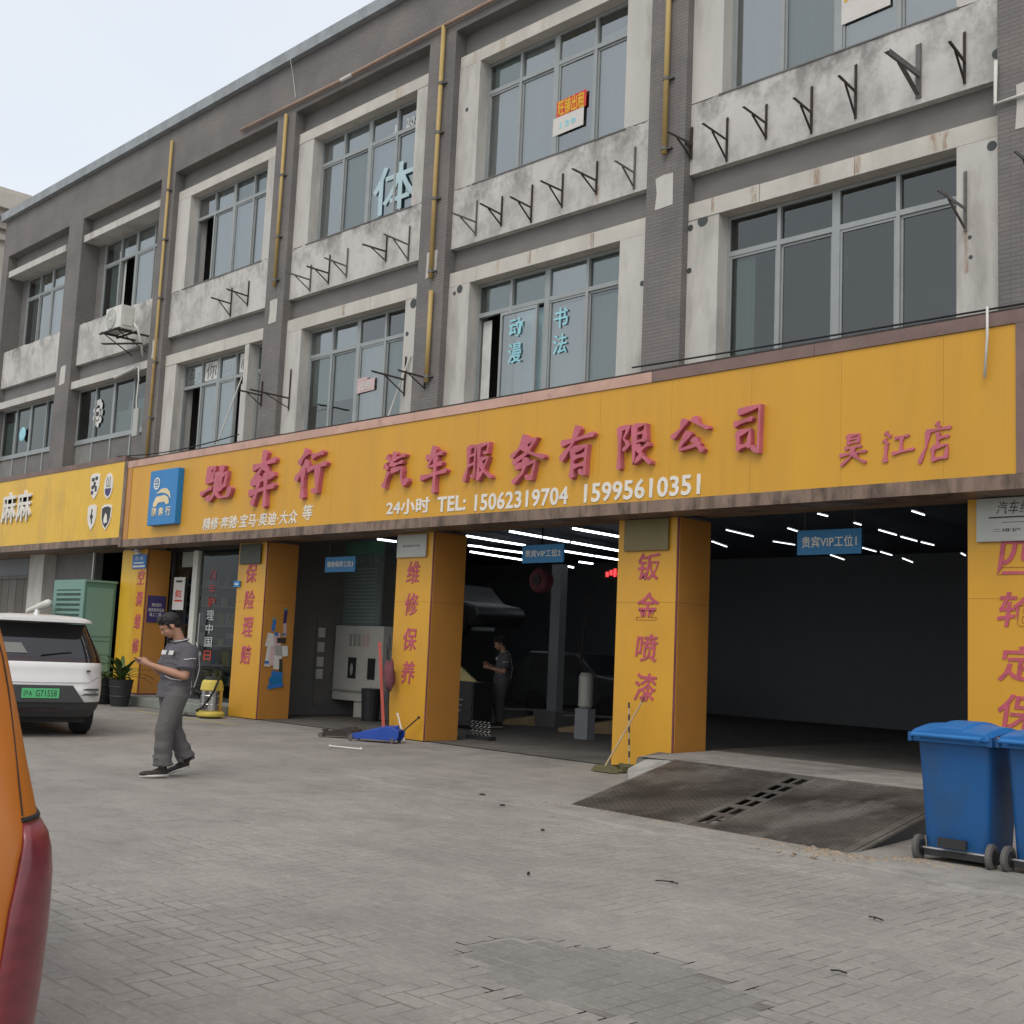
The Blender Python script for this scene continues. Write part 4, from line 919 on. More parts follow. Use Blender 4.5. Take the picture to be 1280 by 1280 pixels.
for k, (y, z, w_, h_, m_) in enumerate(stk):
    w_ *= 1.25; t_ = random.uniform(-.22, .22); yc = y - .02; xx = -10.418 + .0009 * k; co, si = math.cos(t_), math.sin(t_)
    P4 = [(-w_ / 2, -h_ / 2), (w_ / 2, -h_ / 2), (w_ / 2, h_ / 2), (-w_ / 2, h_ / 2)]
    MB().add([(xx, yc * .95 + a * co * 1.0 - b * si, z * 1.0 + a * si + b * co) for a, b in P4], [(0, 1, 2, 3)]).build('sticker', m_, ck, recalc=False)
# hanging bay signs
def baysign(x0, x1, z0, z1, y, s0, label):
    t = thing('hanging_sign', label, 'sign', ((x0 + x1) / 2, y, z0))
    MB().box(x0, x1, y, y + .025, z0, z1).build('board', 'sign_blue', t)
    text('lettering', s0, 'white_letter', t, x0 + .07, x1 - .06, z0 + .09, z1 - .08, y - .006, .008, .008)
    MB().tube([(x0 + .1, y + .012, z1), (x0 + .1, y + .012, 3.52)], .003, 5).build('wire', 'rust_light', t); MB().tube([(x1 - .1, y + .012, z1), (x1 - .1, y + .012, 3.52)], .003, 5).build('wire', 'rust_light', t)
baysign(.76, 1.65, 2.86, 3.17, .3, '贵宾VIP工位1', 'blue hanging sign in the opening above the steel ramp')
baysign(-4.15, -3.27, 2.86, 3.14, .3, '贵宾VIP工位2', 'blue hanging sign in the middle opening under the light tubes')
baysign(-9.33, -8.41, 2.80, 3.08, .3, '维修保养工位3', 'smallest looking blue hanging sign in the narrow left opening')
# ------------------------------------------------------------------ wall brackets (old air conditioner brackets)
random.seed(21)
def bracket(x, zt, zb, label, y=WY, arm=.46, mat='rust', drop=.45, w_=.028, group=None, yaw=0):
    arm *= 1.22
    t = thing('wall_bracket', label, 'bracket', (x, y, zb), yaw, group)
    h_ = zt - zb
    w_ *= 1.2; MB().bar((0, -.014, 0), (0, -.014, h_), w_, .012, (0, 1, 0)).bar((w_ * .45, -.026, 0), (w_ * .45, -.026, h_), .006, .024, (0, 1, 0)).build('wall_bar', mat, t, world=False)
    za = h_ * drop
    MB().bar((0, -.02, za), (0, -arm, za + .01), w_, .008).bar((w_ * .5, -.02, za - .012), (w_ * .5, -arm, za - .002), .006, w_).build('arm', mat, t, world=False)
    MB().bar((0, -.03, h_ * .06), (0, -arm * .62, za - .01), w_ * .8, .01).build('brace', mat, t, world=False)
    return t
bays_lab = {'c': 'the top window with an open pane', 'd': 'the big character window', 'e': 'the yellow poster window', 'f': 'the top right window'}
BR = [(-13.07, 8.95, 8.31, 'c', 0), (-12.41, 8.97, 8.43, 'c', 0),
      (-10.16, 8.86, 8.32, 'd', 1), (-9.55, 8.93, 8.35, 'd', 0), (-8.98, 8.94, 8.37, 'd', 1), (-7.80, 8.92, 8.43, 'd', 0), (-7.16, 8.96, 8.31, 'd', 1),
      (-5.40, 9.0, 8.39, 'e', 1), (-4.79, 8.92, 8.41, 'e', 0), (-4.10, 8.94, 8.31, 'e', 0), (-3.43, 8.95, 8.40, 'e', 0), (-2.72, 8.96, 8.43, 'e', 0), (-1.98, 8.98, 8.33, 'e', 1),
      (-.94, 8.98, 8.51, 'f', 0), (-.34, 8.94, 8.31, 'f', 0), (.29, 8.94, 8.45, 'f', 2), (.98, 8.97, 8.33, 'f', 0), (1.61, 9.06, 8.34, 'f', 0), (2.45, 9.04, 8.35, 'f', 3), (3.02, 8.99, 8.35, 'f', 0)]
ordn = ['leftmost', 'second from left', 'third from left', 'fourth from left', 'fifth from left', 'sixth from left', 'seventh from left']
cc = {}
look = ['dark rusty bracket', 'pale grey bracket', 'short dark bracket', 'wide flat grey bracket']
for (x, zt, zb, b, k) in BR:
    cc[b] = cc.get(b, -1) + 1
    bracket(x, zt, zb, '%s, %s below %s' % (look[k], ordn[cc[b]], bays_lab[b]), arm=random.uniform(.40, .52) if k != 3 else .62, mat='rust_light' if k in (1, 3) else 'rust', w_=.028 if k < 3 else .06, drop=random.uniform(.38, .5), group='old air conditioner brackets', yaw=random.uniform(-.12, .12))
bracket(-11.42, 6.66, 6.15, 'small dark bracket on the grey pilaster right of the lettered window', y=0, group='old air conditioner brackets')
bracket(-10.62, 6.82, 6.00, 'long armed dark bracket left of the window with the pink notice', y=WY, arm=.75, drop=.3, group='old air conditioner brackets')
bracket(-7.06, 6.55, 5.85, 'dark bracket at the right edge of the second storey window with the pink notice', y=WY, arm=.62, drop=.42, group='old air conditioner brackets')
bracket(-6.36, 6.20, 5.86, 'small dark bracket at the lower end of the yellow pipe', y=0, arm=.5, drop=.6, group='old air conditioner brackets')
bracket(3.03, 7.27, 6.54, 'large grey bracket on the white jamb right of the big second storey window', arm=.58, drop=.38, mat='rust_light', w_=.03, group='old air conditioner brackets')
bracket(3.9, 7.35, 6.75, 'grey bracket on the tiled pilaster at the right edge', y=0, arm=.5, drop=.45, mat='rust_light', group='old air conditioner brackets')
# leaning white rods at the second storey
for (p, q, lab) in [((-13.25, .05, 5.3), (-12.55, .2, 6.95), 'white rod leaning across the open pane of the lettered window'), ((-7.35, -.05, 5.28), (-6.92, .1, 6.55), 'white rod leaning beside the dark bracket above the sign')]:
    o = MB().tube([p, q], .016, 8).build('white_rod', 'white_plastic'); tagp(o, lab, 'rod')
# ------------------------------------------------------------------ gas pipes
def pipe(pts, r, mat, label, clamps=(), name='gas_pipe', cat='pipe', y=-.06):
    t = thing(name, label, cat, pts[0])
    MB().tube(pts, r, 12).build('pipe_run', mat, t, smooth=True)
    for (x, z) in clamps:
        MB().lathe((x, y, z - .025), [(r + .012, 0), (r + .012, .05)], 12).box(x - .01, x + r + .07, y + .01, 0.0, z - .012, z + .012).build('clamp', 'rust_light', t)
    return t
pipe([(-15.93, -.06, 5.35), (-15.93, -.06, 8.6), (-15.93, -.06, 13.0)], .035, 'gas_yellow', 'dull yellow gas pipe full height on the pilaster beside the air conditioner', [(-15.93, 6.4), (-15.93, 7.7), (-15.93, 9.2), (-15.93, 10.6), (-15.93, 11.8)])
pipe([(-11.16, -.06, 8.57), (-11.15, -.06, 12.2)], .036, 'gas_yellow', 'yellow gas pipe ending halfway down, third pilaster from left', [(-11.16, 8.7), (-11.16, 9.6), (-11.16, 10.9)])
pipe([(-6.26, -.06, 5.95), (-6.26, -.06, 7.55)], .04, 'gas_yellow', 'lower yellow gas pipe piece above the middle of the sign', [(-6.26, 6.05)])
pipe([(-6.30, -.06, 7.78), (-6.31, -.06, 9.8), (-6.30, -.06, 12.36)], .04, 'gas_yellow', 'long yellow gas pipe dropping from the horizontal pipe', [(-6.30, 7.9), (-6.30, 9.2), (-6.31, 10.4), (-6.3, 11.3)])
pipe([(-1.29, -.06, 8.62), (-1.29, -.06, 12.3)], .04, 'gas_yellow', 'yellow gas pipe on the tiled pilaster left of the top right window', [(-1.29, 8.7), (-1.29, 9.75), (-1.29, 11)])
pipe([(-12.9, -.06, 12.37), (-9.4, -.06, 12.33), (-6.30, -.06, 12.37), (-1.2, -.06, 12.40), (5.0, -.06, 12.42)], .034, 'gas_pink', 'long horizontal pinkish gas pipe under the parapet', [], )
MB().tube([(-9.3, -.06, 12.331), (-8.95, -.06, 12.335)], .038, 10).build('white_wrap', 'white_plastic', [o for o in COL.objects if o.get('label', '').startswith('long horizontal pink')][0])
pipe([(3.46, -.04, 8.42), (3.45, -.04, 7.91), (3.78, -.04, 7.92), (4.5, -.04, 7.93)], .022, 'white_plastic', 'white plastic pipe with an elbow at the upper right corner', name='plastic_pipe')
pipe([(3.70, -.84, 5.30), (3.70, -.84, 5.0), (3.665, -.83, 4.55)], .014, 'white_plastic', 'thin white pipe hanging over the right end of the sign', name='plastic_pipe')
o = MB().tube([(-11.0, -.16, 13.33), (-11.02, -.05, 13.0), (-10.9, -.03, 12.5)], .006, 5).build('thin_cable', 'white_plastic'); tagp(o, 'thin white cable hanging from the roof edge', 'cable')
# sagging cables along the sign top
for (x0, x1, z, sag, lab) in [(-16.0, -11.0, 5.42, .10, 'black cable sagging over the left end of the sign'), (-1.2, 12.0, 5.36, .06, 'black cable lying along the right top edge of the sign')]:
    n = 14; pts = [(x0 + (x1 - x0) * i / n, -.72, z - sag * math.sin(PI * i / n)) for i in range(n + 1)]
    o = MB().tube(pts, .012, 6).build('black_cable', 'black_rubber'); tagp(o, lab, 'cable')
# ------------------------------------------------------------------ outdoor air conditioner
ac = thing('air_conditioner', 'white outdoor air conditioner unit on brackets below the left window', 'air conditioner', (-16.95, -.5, 8.45))
ax0, ax1, ay0, ay1, az0, az1 = -17.40, -16.62, -.62, -.28, 8.50, 9.06
MB().box(ax0, ax1, ay0, ay1, az0, az1).build('casing', 'white_plastic', ac, bevel=.015)
MB().lathe((ax0 + .30, ay0 - .014, (az0 + az1) / 2), [(.01, -.004), (.24, -.003), (.25, .006), (.25, .013)], 28, 'y').build('fan_guard', 'plate_grey', ac)
fg = MB()
for rr in (.10, .15, .20):
    fg.lathe((ax0 + .30, ay0 - .022, (az0 + az1) / 2), [(rr - .006, 0), (rr + .006, .001), (rr + .006, .006), (rr - .006, .007), (rr - .006, 0)], 24, 'y', False)
fg.build('fan_rings', 'white_plastic', ac)
MB().lathe((ax0 + .30, ay0 - .03, (az0 + az1) / 2), [(.005, -.001), (.045, 0), (.05, .012)], 14, 'y').build('fan_hub', 'white_plastic', ac)
MB().box(ax1 + .001, ax1 + .02, ay0 + .05, ay1 - .05, az0 + .08, az0 + .30).build('valve_cover', 'white_plastic', ac, bevel=.005)
MB().box(ax0 - .1, ax1 + .1, ay0 - .08, ay0 - .04, az0 - .05, az0 - .012).box(ax0 - .1, ax1 + .1, ay1, ay1 + .04, az0 - .05, az0 - .012).box(ax0 + .04, ax0 + .09, ay0 - .1, .13, az0 - .052, az0 - .013).box(ax1 - .09, ax1 - .04, ay0 - .1, .13, az0 - .052, az0 - .013).build('support_frame', 'rust', ac)
MB().bar((ax0 + .06, ay0, az0 - .06), (ax0 + .06, .10, az0 - .42), .03, .015).bar((ax1 - .06, ay0, az0 - .06), (ax1 - .06, .10, az0 - .42), .03, .015).build('brace', 'rust', ac)
hose = thing('refrigerant_hose', 'white hose and cable curving down from the air conditioner', 'hose', (-16.7, -.1, 7.2))
MB().tube([(-16.66, -.3, 8.7), (-16.5, -.25, 8.55), (-16.55, -.1, 8.2), (-16.62, .0, 7.95)], .03, 8).build('insulated_pipe', 'white_plastic', hose, smooth=True)
MB().tube([(-17.95, .0, 7.62), (-16.9, -.02, 7.72)], .045, 8).build('trunking', 'white_plastic', hose)
MB().tube([(-16.9, -.02, 7.72), (-16.75, -.02, 7.7), (-16.70, -.02, 7.4), (-16.72, -.02, 6.9), (-16.68, -.02, 6.6), (-16.6, -.02, 6.45)], .018, 8).build('drain_hose', 'white_plastic', hose, smooth=True)
MB().bar((-17.5, -.6, 8.25), (-16.45, -.15, 8.2), .1, .02).build('lower_tray', 'rust', hose)
MB().box(-16.75, -16.5, -.06, .0, 6.05, 6.7).build('junction_box', 'plate_grey', hose)
# ------------------------------------------------------------------ posters on the windows
def poster(name, label, cat, boards, texts, y):
    first = None
    t = thing(name, label, cat, (boards[0][0], y, boards[0][2]))
    for k, (x0, x1, z0, z1, m_, sl_) in enumerate(boards):
        yy = y - .002 * k
        MB().add([(x0, yy, z0), (x1, yy, z0 + sl_), (x1, yy, z1 + sl_), (x0, yy, z1)], [(0, 1, 2, 3)]).build('sheet', m_, t, recalc=False)
    for (s0, m_, x0, x1, z0, z1) in texts: text('print', s0, m_, t, x0, x1, z0, z1, y - .002 * len(boards) - .002, .003, .02)
    return t
poster('rental_poster', 'yellow, red and white rental poster on the middle top window', 'poster', [(-3.84, -3.20, 10.05, 10.33, 'poster_red', .03), (-3.90, -3.24, 9.76, 10.06, 'paper_white', .02)], [('旺铺出租', 'poster_yellow', -3.80, -3.24, 10.07, 10.34), ('139', 'cyan_film', -3.75, -3.4, 9.86, 9.96)], .335)
poster('rental_poster', 'white poster with yellow characters on the top right window', 'poster', [(1.27, 1.96, 9.80, 10.42, 'paper_white', .03)], [('招租', 'poster_yellow', 1.30, 1.80, 10.10, 10.36)], .335)
poster('paper_notice', 'pinkish white torn notice on a second storey window above the sign', 'poster', [(-8.72, -8.20, 6.13, 6.36, 'paper_pink', .02), (-8.72, -8.42, 6.36, 6.42, 'paper_pink', 0)], [('出租', 'paper_white', -8.65, -8.3, 6.18, 6.34)], .335)
def glyphs(label, items, mat, y, bold=.03):
    t = thing('window_lettering', label, 'lettering', (items[0][1], y, items[0][3]))
    for s0, x0, x1, z0, z1 in items: text('character', s0, mat, t, x0, x1, z0, z1, y, .004, bold)
    return t
glyphs('bright cyan characters in two columns on the open second storey window', [('动', -4.64, -4.33, 6.53, 6.85), ('漫', -4.64, -4.33, 6.10, 6.43)], 'cyan_film', .262, .012)
glyphs('bright cyan characters on the pane right of the open sash', [('书', -3.72, -3.42, 6.55, 6.87), ('法', -3.72, -3.42, 6.13, 6.45)], 'cyan_film', .345, .012)
glyphs('very large pale blue character across two panes of a top window', [('体', -8.60, -7.30, 9.50, 10.42)], 'film_pale', .345, .01)
glyphs('small pale letters in the upper right pane above the large character', [('20', -7.72, -7.48, 11.04, 11.22), ('J', -8.10, -8.0, 11.03, 11.2)], 'film_white', .345, .0)
tt = thing('window_lettering', 'four white film panels with cut out characters above the open lower left window', 'lettering', (-15.1, .34, 7.2))
for c, x0, x1 in [('与', -15.14, -14.52), ('你', -14.38, -13.84), ('同', -13.66, -13.12), ('心', -12.96, -12.55)]:
    MB().box(x0, x1, .375, .378, 7.12, 7.53).build('film_panel', 'film_white', tt); text('character', c, 'rust_light', tt, x0 + .06, x1 - .06, 7.15, 7.50, .372, .003, .0)
bc = thing('round_sticker', 'black and white round emblem sticker on the dark window above the left sign', 'sticker', (-19.4, .26, 7.0))
for k in range(9):
    a = k * PI * 2 / 9; MB().ellipsoid((-19.35 + .20 * math.cos(a), .296, 6.95 + .28 * math.sin(a)), (.075, .004, .09), 8, 5).build('petal', 'film_white' if k % 3 else 'plate_grey', bc)
MB().ellipsoid((-19.35, .290, 6.93), (.13, .004, .16), 12, 6).build('centre', 'paper_white', bc); MB().box(-19.43, -19.27, .282, .285, 6.88, 6.99).build('print', 'black_plastic', bc)
MB().ellipsoid((-19.35, .296, 7.24), (.16, .004, .06), 12, 6).build('crown', 'film_white', bc)
cy_ = MB().ellipsoid((-23.8, .25, 6.85), (.22, .02, .2), 12, 8).build('cyan_bag', 'cyan_film', smooth=True); tagp(cy_, 'cyan bundle behind the leftmost second storey window', 'bag')
# ------------------------------------------------------------------ LED tubes in the hall
def proj(x, y, z):
    q_ = Vector((x, y, z)) - CAMP; w_ = q_.dot(cf); return 640 + q_.dot(cr) / w_ * 1482, 640 - q_.dot(cu) / w_ * 1482
ORDS = ['first', 'second', 'third', 'fourth', 'fifth', 'sixth', 'seventh', 'eighth', 'ninth', 'tenth', 'eleventh', 'twelfth', 'thirteenth', 'fourteenth', 'fifteenth', 'sixteenth']
def led_row(L_, where, grp):
    L_ = sorted(L_, key=lambda s: proj(s[0][0], s[0][1], 3.9)[0])
    for k, (p, q) in enumerate(L_):
        d_ = math.dist(p, q); kind_ = 'long' if d_ > 1.6 else ('short' if d_ < .65 else 'medium')
        led(p, q, '%s lit light tube, %s from the left in the %s' % (kind_, ORDS[k], where), grp)
def led(p, q, lab, grp, th=.035):
    if grp and 'right' in grp: th = .016
    t = thing('tube_light', lab, 'light', (p[0], p[1], 3.9), 0, grp)
    z = 3.9
    MB().bar((p[0], p[1], z), (q[0], q[1], z), th, th).build('tube', 'led_dim' if th < .02 else 'led', t)
    MB().bar((p[0], p[1], z + .035), (q[0], q[1], z + .035), .06, .03).build('housing', 'grey_wall', t)
led_row([((-9.83, 4.3), (-10.1, 6.36)), ((-8.18, 3.97), (-8.5, 6.1)), ((-8.51, 6.2), (-8.81, 8.2)), ((-6.54, 4.07), (-6.7, 5.8)), ((-11.5, 5.9), (-11.46, 6.32)), ((-11.55, 6.44), (-11.6, 7.82)), ((-12.78, 7.15), (-13.19, 9.39)), ((-10.19, 7.75), (-10.35, 9.0)), ((-10.36, 9.1), (-10.5, 10.4)), ((-12.02, 10.35), (-12.06, 10.93)), ((-13.44, 11.47), (-13.57, 11.83)), ((-11.7, 7.9), (-11.75, 8.6))], 'dark middle opening', 'light tubes in the middle opening')
led_row([((-3.91, 5.4), (-4.08, 6.54)), ((-5.44, 7.08), (-5.81, 8.14)), ((-4.25, 7.5), (-4.21, 8.23)), ((-2.71, 5.58), (-2.83, 6.13)), ((-1.14, 3.96), (-1.16, 4.3)), ((-1.24, 5.29), (-1.28, 5.6)), ((.32, 4.25), (.26, 4.78)), ((-1.38, 6.4), (-1.49, 7.26)), ((-1.55, 7.55), (-1.64, 8.36)), ((-1.65, 8.55), (-1.69, 9.16)), ((-3.23, 9.15), (-3.37, 10.02)), ((-3.32, 10.12), (-3.46, 10.88)), ((-3.59, 11.61), (-3.85, 12.6)), ((-4.68, 10.44), (-4.99, 11.57)), ((-1.92, 10.86), (-2.06, 11.37))], 'opening above the ramp', 'light tubes in the right opening')
led((-12.54, 4.03), (-12.57, 4.59), 'single lit light tube at the top of the narrow left opening', None)
rl = thing('led_display', 'small red lit display at the right edge of the middle opening', 'display', (-5.9, 5, 3.0))
MB().box(-6.55, -5.9, 5.0, 5.05, 2.98, 3.2).build('case', 'black_plastic', rl); [MB().box(-6.46 + .1 * k, -6.39 + .1 * k, 4.985, 4.995, 3.03 + .03 * (k % 2), 3.13 + .03 * (k % 3)).build('segment', 'led_red', rl) for k in range(4)]
# ------------------------------------------------------------------ steel ramp
rp_ = thing('steel_ramp', 'dirty steel tread plate ramp with a slotted middle strip', 'ramp', (2.1, -2.6, 0))
FL, FR, BL, BR_ = Vector((.82, -3.87, .012)), Vector((3.93, -4.0, .012)), Vector((.12, -1.27, .30)), Vector((3.62, -1.30, .30))
def rpt(u, v, dz=0):
    a = FL.lerp(FR, u); b = BL.lerp(BR_, u); p = a.lerp(b, v); return (p.x, p.y, p.z + dz + .012 * math.sin(PI * v) * 0)
def slab(u0, u1, v0, v1, th=.012, n=10):
    m_ = MB(); vs = []
    for i in range(n + 1):
        v = v0 + (v1 - v0) * i / n
        for (u, dz) in ((u0, 0), (u1, 0), (u1, -th), (u0, -th)): vs.append(rpt(u, v, dz))
    fs = []
    for i in range(n):
        for k in range(4): fs.append((i * 4 + k, i * 4 + (k + 1) % 4, i * 4 + 4 + (k + 1) % 4, i * 4 + 4 + k))
    fs += [(0, 3, 2, 1), (n * 4, n * 4 + 1, n * 4 + 2, n * 4 + 3)]
    return m_.add(vs, fs)
slab(0, .470, 0, 1).build('left_plate', 'tread', rp_); slab(.552, 1, 0, 1).build('right_plate', 'tread', rp_)
gr = slab(.4705, .478, .06, .94).add(slab(.506, .516, .06, .94).v, slab(.506, .516, .06, .94).f)
for a in (slab(.543, .5515, .06, .94), slab(.4705, .5515, 0, .06), slab(.4705, .5515, .94, 1)): gr.add(a.v, a.f)
for k in range(1, 6):
    a = slab(.478, .543, .06 + .88 * k / 6 - .02, .06 + .88 * k / 6 + .02, .01, 1); gr.add(a.v, a.f)
gr.build('slotted_strip', 'tread_worn', rp_)
tb = MB()
def treads(u0, u1, v0, v1):
    su, sv = .0135, .0175
    iu = int((u1 - u0) / su); iv_ = int((v1 - v0) / sv)
    for i in range(iu):
        for j in range(iv_):
            u = u0 + (i + .5) * su; v = v0 + (j + .5) * sv
            a = .45 if (i + j) % 2 else -.45
            dx, dy = math.cos(PI / 4 if (i + j) % 2 else -PI / 4) * .020, math.sin(PI / 4 if (i + j) % 2 else -PI / 4) * .020
            c = Vector(rpt(u, v, .0005)); nx, ny = -dy * .34, dx * .34
            sl = .11
            tb.add([(c.x - dx, c.y - dy, c.z - dy * sl), (c.x + nx, c.y + ny, c.z + ny * sl + .003), (c.x + dx, c.y + dy, c.z + dy * sl), (c.x - nx, c.y - ny, c.z - ny * sl + .003)], [(0, 3, 2), (0, 2, 1)])
treads(.01, .465, .01, .99); treads(.558, .99, .01, .99)
tb.build('raised_tread', 'tread_bar', rp_, kind='stuff', recalc=False)
MB().add([rpt(1, 0, -.013), rpt(1, 1, -.013), (3.62, -1.30, .0), (3.90, -3.6, 0)], [(0, 1, 2, 3)]).build('side_plate', 'black_plastic', rp_, recalc=False)
MB().add([rpt(0, 0, -.013), rpt(0, 1, -.013), (.12, -1.27, .0), (.70, -3.6, 0)], [(0, 3, 2, 1)]).build('side_plate', 'black_plastic', rp_, recalc=False)
MB().bar(rpt(1.004, .0, -.02), rpt(1.004, 1, -.02), .05, .02).build('edge_angle', 'tread', rp_)
# ------------------------------------------------------------------ wheeled bins
def bin_(x0, y0, label, rz=0):
    t = thing('wheeled_bin', label, 'bin', (x0, y0, 0), rz, 'blue wheeled bins')
    W_, D_ = .58, .70
    b = MB(); prof = [(.62, .78, .09), (.72, .84, .2), (.84, .92, .55), (1.0, 1.0, .99)]
    def ring(sw, sd, z, inset=0, r_=.06):
        w2, d0, d1 = W_ * sw / 2 - inset, .0 + inset, D_ * sd - inset; out_ = []
        cy0 = .02 + (1 - sd) * .35
        for (cx, cy, a0) in ((w2 - r_, cy0 + r_, -PI / 2), (w2 - r_, cy0 + d1 - r_, 0), (-w2 + r_, cy0 + d1 - r_, PI / 2), (-w2 + r_, cy0 + r_, PI)):
            for k in range(5):
                a = a0 + k * PI / 8; out_.append((cx + r_ * math.cos(a), cy + r_ * math.sin(a), z))
        return out_
    rings = [ring(.86, .80, .10), ring(.87, .82, .16), ring(.93, .92, .6), ring(1.0, 1.0, .955)]
    n = 20; vs = sum(rings, []); fs = []
    for i in range(len(rings) - 1):
        for k in range(n): fs.append((i * n + k, i * n + (k + 1) % n, (i + 1) * n + (k + 1) % n, (i + 1) * n + k))
    fs.append(tuple(range(n))[::-1]); fs.append(tuple(3 * n + k for k in range(n)))
    b.add(vs, fs); b.build('body', 'bin_blue', t, world=False, smooth=False, bevel=.004)
    MB().box(-.31, .31, -.03, .03, .93, .985).box(-.31, -.285, .03, .72, .93, .985).box(.285, .31, .03, .72, .93, .985).build('rim', 'bin_lid', t, world=False, bevel=.008)
    ld = MB(); n2 = 8; vs = []
    for i in range(n2 + 1):
        yy = -.06 + .83 * i / n2; zz = 1.0 + .045 * math.sin(PI * min(1, i / n2)) + .01
        vs += [(-.315, yy, zz - .03), (-.28, yy, zz + .012), (-.12, yy, zz + .025), (-.10, yy, zz + .045), (.10, yy, zz + .045), (.12, yy, zz + .025), (.28, yy, zz + .012), (.315, yy, zz - .03), (.30, yy, zz - .045), (-.30, yy, zz - .045)]
    fs = []
    for i in range(n2):
        for k in range(10): fs.append((i * 10 + k, i * 10 + (k + 1) % 10, i * 10 + 10 + (k + 1) % 10, i * 10 + 10 + k))
    fs += [tuple(range(10)), tuple(n2 * 10 + k for k in range(10))[::-1]]
    ld.add(vs, fs); ld.build('lid', 'bin_lid', t, world=False, bevel=.004)
    MB().tube([(-.27, -.10, .985), (.27, -.10, .985)], .017, 10).box(-.25, -.21, -.10, -.03, .96, .995).box(.21, .25, -.10, -.03, .96, .995).build('handle', 'bin_lid', t, world=False)
    MB().box(-.33, -.30, -.05, .0, .93, 1.0).box(.30, .33, -.05, .0, .93, 1.0).build('hinge', 'bin_blue', t, world=False)
    MB().box(-.11, .11, .0, .04, .13, .20).build('wheel_recess', 'black_plastic', t, world=False)
    MB().tube([(-.28, .08, .1), (.28, .08, .1)], .012, 8).build('axle', 'steel', t, world=False)
    MB().box(-.24, .24, .05, .6, .05, .095).build('base_frame', 'black_plastic', t, world=False)
    for sx in (-1, 1):
        wh = MB().lathe((sx * .285 - .024, .06, .1), [(.075, 0), (.098, .006), (.1, .024), (.098, .042), (.075, .048)], 22, 'x').build('wheel', 'grey_rubber', t, world=False, smooth=False)
        MB().lathe((sx * .285 - .028, .06, .1), [(.03, 0), (.06, .003), (.06, .053), (.03, .056)], 14, 'x').build('hub', 'black_plastic', wh, world=False)
    return t
bin_(4.655, -3.72, 'blue wheeled bin standing clear of the edge, nearer the steel ramp', R(3))
bin_(5.33, -3.68, 'blue wheeled bin cut off by the right edge of the photo', R(-2))
# ------------------------------------------------------------------ trolley jacks
def jack(loc, rz, mat, label, s=1.0):
    t = thing('trolley_jack', label, 'jack', loc, rz)
    b = MB(); b.prism([(-.32 * s, .03), (.30 * s, .03), (.34 * s, .07), (.34 * s, .13), (.20 * s, .17), (.05 * s, .15), (-.34 * s, .075)], -.115 * s, -.095 * s).prism([(-.32 * s, .03), (.30 * s, .03), (.34 * s, .07), (.34 * s, .13), (.20 * s, .17), (.05 * s, .15), (-.34 * s, .075)], .095 * s, .115 * s)
    b.build('side_frame', mat, t, world=False, bevel=.004)
    MB().prism([(-.22 * s, .08), (.30 * s, .10), (.33 * s, .14), (.18 * s, .185), (.0, .15), (-.22 * s, .10)], -.094 * s, .094 * s).build('cover', mat, t, world=False, bevel=.01)
    MB().prism([(-.30 * s, .06), (.1 * s, .10), (.1 * s, .135), (-.30 * s, .10)], -.05 * s, .05 * s).build('lift_arm', 'black_plastic', t, world=False)
    MB().lathe((-.28 * s, 0, .10), [(.05, 0), (.055, .02), (.04, .025)], 14).build('saddle', 'rust', t, world=False)
    for x, r_ in ((-.33, .038), (.26, .03)):
        for sy in (-1, 1): MB().lathe((x * s, sy * .125 * s - .012, r_), [(r_, 0), (r_, .024)], 16, 'y').build('wheel', 'grey_rubber', t, world=False)
    MB().tube([(-.33 * s, -.12 * s, .038), (-.33 * s, .12 * s, .038)], .012, 8).build('front_axle', 'rust', t, world=False)
    MB().lathe((.27 * s, 0, .13), [(.03, 0), (.035, .05), (.025, .06)], 12).build('handle_socket', mat, t, world=False)
    return t
jack((-5.80, -1.05, 0), R(28), 'jack_blue', 'blue trolley jack lying at the foot of the pier', 1.18).scale = (1, 1, 1.45)
jack((-6.62, -1.15, 0), R(38), 'rust', 'low dark brown trolley jack behind the blue one', .9)
o = thing('jack_handle', 'dark upright jack handle with a dark red rag over it', 'handle', (-6.12, -.85, .12))
MB().tube([(-6.16, -.55, .12), (-6.46, -.42, 1.50)], .018, 8).build('bar', 'black_rubber', o); MB().tube([(-6.41, -.42, 1.42), (-6.46, -.40, 1.66)], .026, 8).build('grip', 'black_plastic', o)
# rag
rg = MB(); vs = []; random.seed(9)
for i in range(9):
    for k in range(10):
        a = 2 * PI * k / 10; t_ = i / 8; rr = .035 + .075 * math.sin(PI * min(1, t_ * 1.05)) ** .7 + .02 * math.sin(3 * a + i)
        vs.append((-6.36 + rr * math.cos(a) + .04 * t_, -.44 + rr * .8 * math.sin(a), 1.26 - .50 * t_ + .02 * math.sin(a * 2 + i)))
rg.add(vs, [(i * 10 + k, i * 10 + (k + 1) % 10, i * 10 + 10 + (k + 1) % 10, i * 10 + 10 + k) for i in range(8) for k in range(10)]); ob = rg.build('rag', 'red_cloth', smooth=True); tagp(ob, 'dark red rag hanging on the jack handle', 'rag')
rb = MB().bar((-6.36, -.48, .10), (-6.76, -.35, 1.54), .04, .035); ob = rb.build('red_bar', 'red_paint'); tagp(ob, 'red painted bar leaning beside the pier next to the blue jack', 'bar')
